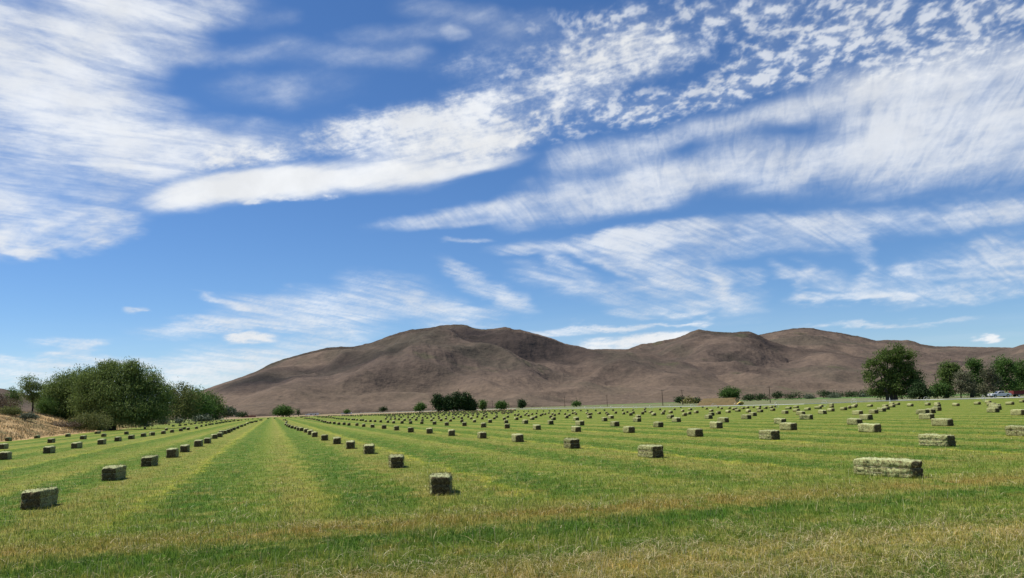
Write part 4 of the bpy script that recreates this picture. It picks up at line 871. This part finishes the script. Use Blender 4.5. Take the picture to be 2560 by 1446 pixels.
def blades(name, n_, r0, r1, hlo, hhi, wd, mat, seed, lean, segs=2, dens=None, az=42):
    r_ = np.random.default_rng(seed)
    a = r_.uniform(-R(az), R(az), n_); iv = r_.uniform(1/r1, 1/r0, n_); rr = 1/iv          # thins out with distance
    X, Y = np.sin(a)*rr, np.cos(a)*rr
    if dens is not None:
        k_ = r_.uniform(0, 1, n_) < dens(X, Y); X, Y, rr = X[k_], Y[k_], rr[k_]
    m = len(X)
    patch = fbm(X/1.1, Y/1.1, 4, .6, seed=77); clump = fbm(X/.22, Y/.22, 3, .6, seed=78)
    hgt = r_.uniform(hlo, hhi, m)*np.clip(1+.75*patch+.75*clump, .25, 2.6)
    th = r_.uniform(0, 2*np.pi, m)+(0 if segs == 2 else 0)
    ln = lean*r_.uniform(.2, 1.0, m)
    dx, dy = np.cos(th)*ln, np.sin(th)*ln
    sx, sy = -np.sin(th), np.cos(th); w_ = wd*(.7+.02*rr)*r_.uniform(.6, 1.3, m)
    rows_ = []
    for s_ in range(segs+1):
        t = s_/segs; cx = X+dx*hgt*t**1.6; cy = Y+dy*hgt*t**1.6
        cz = hgt*(t if lean < 1.5 else math.sin(t*math.pi*.62)*.36+.10*(1-t))
        if s_ < segs:
            ww_ = w_*(1-.5*t); rows_ += [np.stack([cx-sx*ww_, cy-sy*ww_, cz], -1), np.stack([cx+sx*ww_, cy+sy*ww_, cz], -1)]
        else: rows_ += [np.stack([cx, cy, cz], -1)]
    V_ = np.stack(rows_, 1); nv = V_.shape[1]; base = np.arange(m)[:, None]*nv
    fq = np.concatenate([base+np.array([2*s_, 2*s_+1, 2*s_+3, 2*s_+2]) for s_ in range(segs-1)]) if segs > 1 else np.zeros((0, 4), int)
    ft = base+np.array([2*segs-2, 2*segs-1, 2*segs])
    tint = np.repeat(np.clip(r_.beta(1.6, 2.0, m)+.12*patch, 0, 1), nv)
    hg = np.tile(np.concatenate([np.repeat(np.arange(segs)/segs, 2), [1.0]]), m)
    o = mesh_np(name, V_.reshape(-1, 3), [fq, ft] if segs > 1 else [ft], mat, attrs={'tint': tint, 'hgt': hg}); return o
gm = blade_mat('grass_blade', False); sm = blade_mat('straw_stem', True)
o = blades('grass', 520000, 7.0, 75, .035, .085, .0042, gm, 1, .8)
tag(o, 'short regrowing hay grass covering the mown field', 'grass', kind='stuff')
def tuft_d(X, Y):
    l = X*ROWD.x+Y*ROWD.y
    return sstep(fbm(X/.45+5, Y/.45, 4, .6, seed=91), .12, .45)*(.35+.65*sstep(fbm(X/2.2, Y/2.2, 3, seed=92), -.1, .4))
o = blades('grass_tufts', 260000, 7.0, 40, .07, .14, .0048, gm, 5, .9, dens=tuft_d)
tag(o, 'taller lush clumps of green regrowth in the stubble', 'grass', kind='stuff')
def straw_d(X, Y):
    l = X*ROWD.x+Y*ROWD.y; w = X*PERP.x+Y*PERP.y
    return np.clip(.10+.75*sstep(fbm(X/1.3+3, Y/1.3, 4, .6, seed=81), .02, .5)+.45*np.exp(-((l-10.2+.5*fbm(w/2., l/2., 2, seed=4))/.8)**2)+.35*np.exp(-((l-15.2)/.7)**2)+.55*sstep(w, 1, 7)*sstep(-l, -12, -9)-.25*sstep(fbm(X/.8+31, Y/.8, 4, .6, seed=87), .0, .35), 0, 1)*(1-.75*np.exp(-((l-12.9)/.75)**2))
o = blades('dry_straw', 110000, 7.0, 55, .06, .17, .0032, sm, 2, 2.2, segs=5, dens=straw_d)
tag(o, 'pale dry hay stems left lying in the stubble', 'straw', kind='stuff')
o = blades('standing_stems', 16000, 7.0, 40, .09, .22, .0028, sm, 3, .5, segs=3, dens=lambda X, Y: .25+.5*sstep(fbm(X/1.6+8, Y/1.6, 3, seed=83), 0, .5))
tag(o, 'thin pale stems standing above the mown grass', 'stems', kind='stuff')
o = blades('hay_wisps', 1500, 7.0, 24, .12, .26, .0040, sm, 9, 2.0, segs=7, dens=lambda X, Y: .12+.88*sstep(fbm(X/1.7+13, Y/1.2, 3, .6, seed=95), .05, .45))
tag(o, 'long pale curled hay stems lying on top of the near grass', 'straw', kind='stuff')
# dry grass on the bank
rb = np.random.default_rng(44); nb = 130000
lb = rb.uniform(60, 330, nb)**1.0; wb = -(27+rb.uniform(0, 1, nb)**1.4*60); hb = bank_h(wb, lb); kb = (hb > .05) & (fbm(wb/3., lb/3., 4, .6, seed=45) > -.18); lb, wb, hb = lb[kb], wb[kb], hb[kb]; nb = len(lb)
X = wb*PERP.x+lb*ROWD.x; Y = wb*PERP.y+lb*ROWD.y; hg_ = rb.uniform(.18, .5, nb)*(1+.6*fbm(X/4., Y/4., 3, seed=46)); th = rb.uniform(0, 6.28, nb); wd_ = .035+.0*hb
tipx = X+np.cos(th)*hg_*.5; tipy = Y+np.sin(th)*hg_*.5
V_ = np.stack([np.stack([X-np.sin(th)*wd_, Y+np.cos(th)*wd_, hb-.03], -1), np.stack([X+np.sin(th)*wd_, Y-np.cos(th)*wd_, hb-.03], -1), np.stack([tipx, tipy, hb+hg_], -1)], 1).reshape(-1, 3)
m_, n = material('bank_grass'); t_ = n.node('ShaderNodeAttribute', {'attribute_name': 'tint'}, {}, 2)
c = n.ramp(n.m('ADD', n.m('MULTIPLY', t_, .5), n.m('MULTIPLY', n.noise(pos(n), .16, 4, .6), .5)), [(.25, (.13, .15, .05)), (.42, (.24, .19, .10)), (.55, (.42, .30, .15)), (.75, (.52, .40, .21))])
out(n, pbsdf(n, c, .8, .1))
o = mesh_np('bank_grass', V_, np.arange(nb*3).reshape(-1, 3), m_, attrs={'tint': np.repeat(rb.uniform(0, 1, nb), 3)})
tag(o, 'dry golden grass growing over the bank on the left', 'grass', kind='stuff')
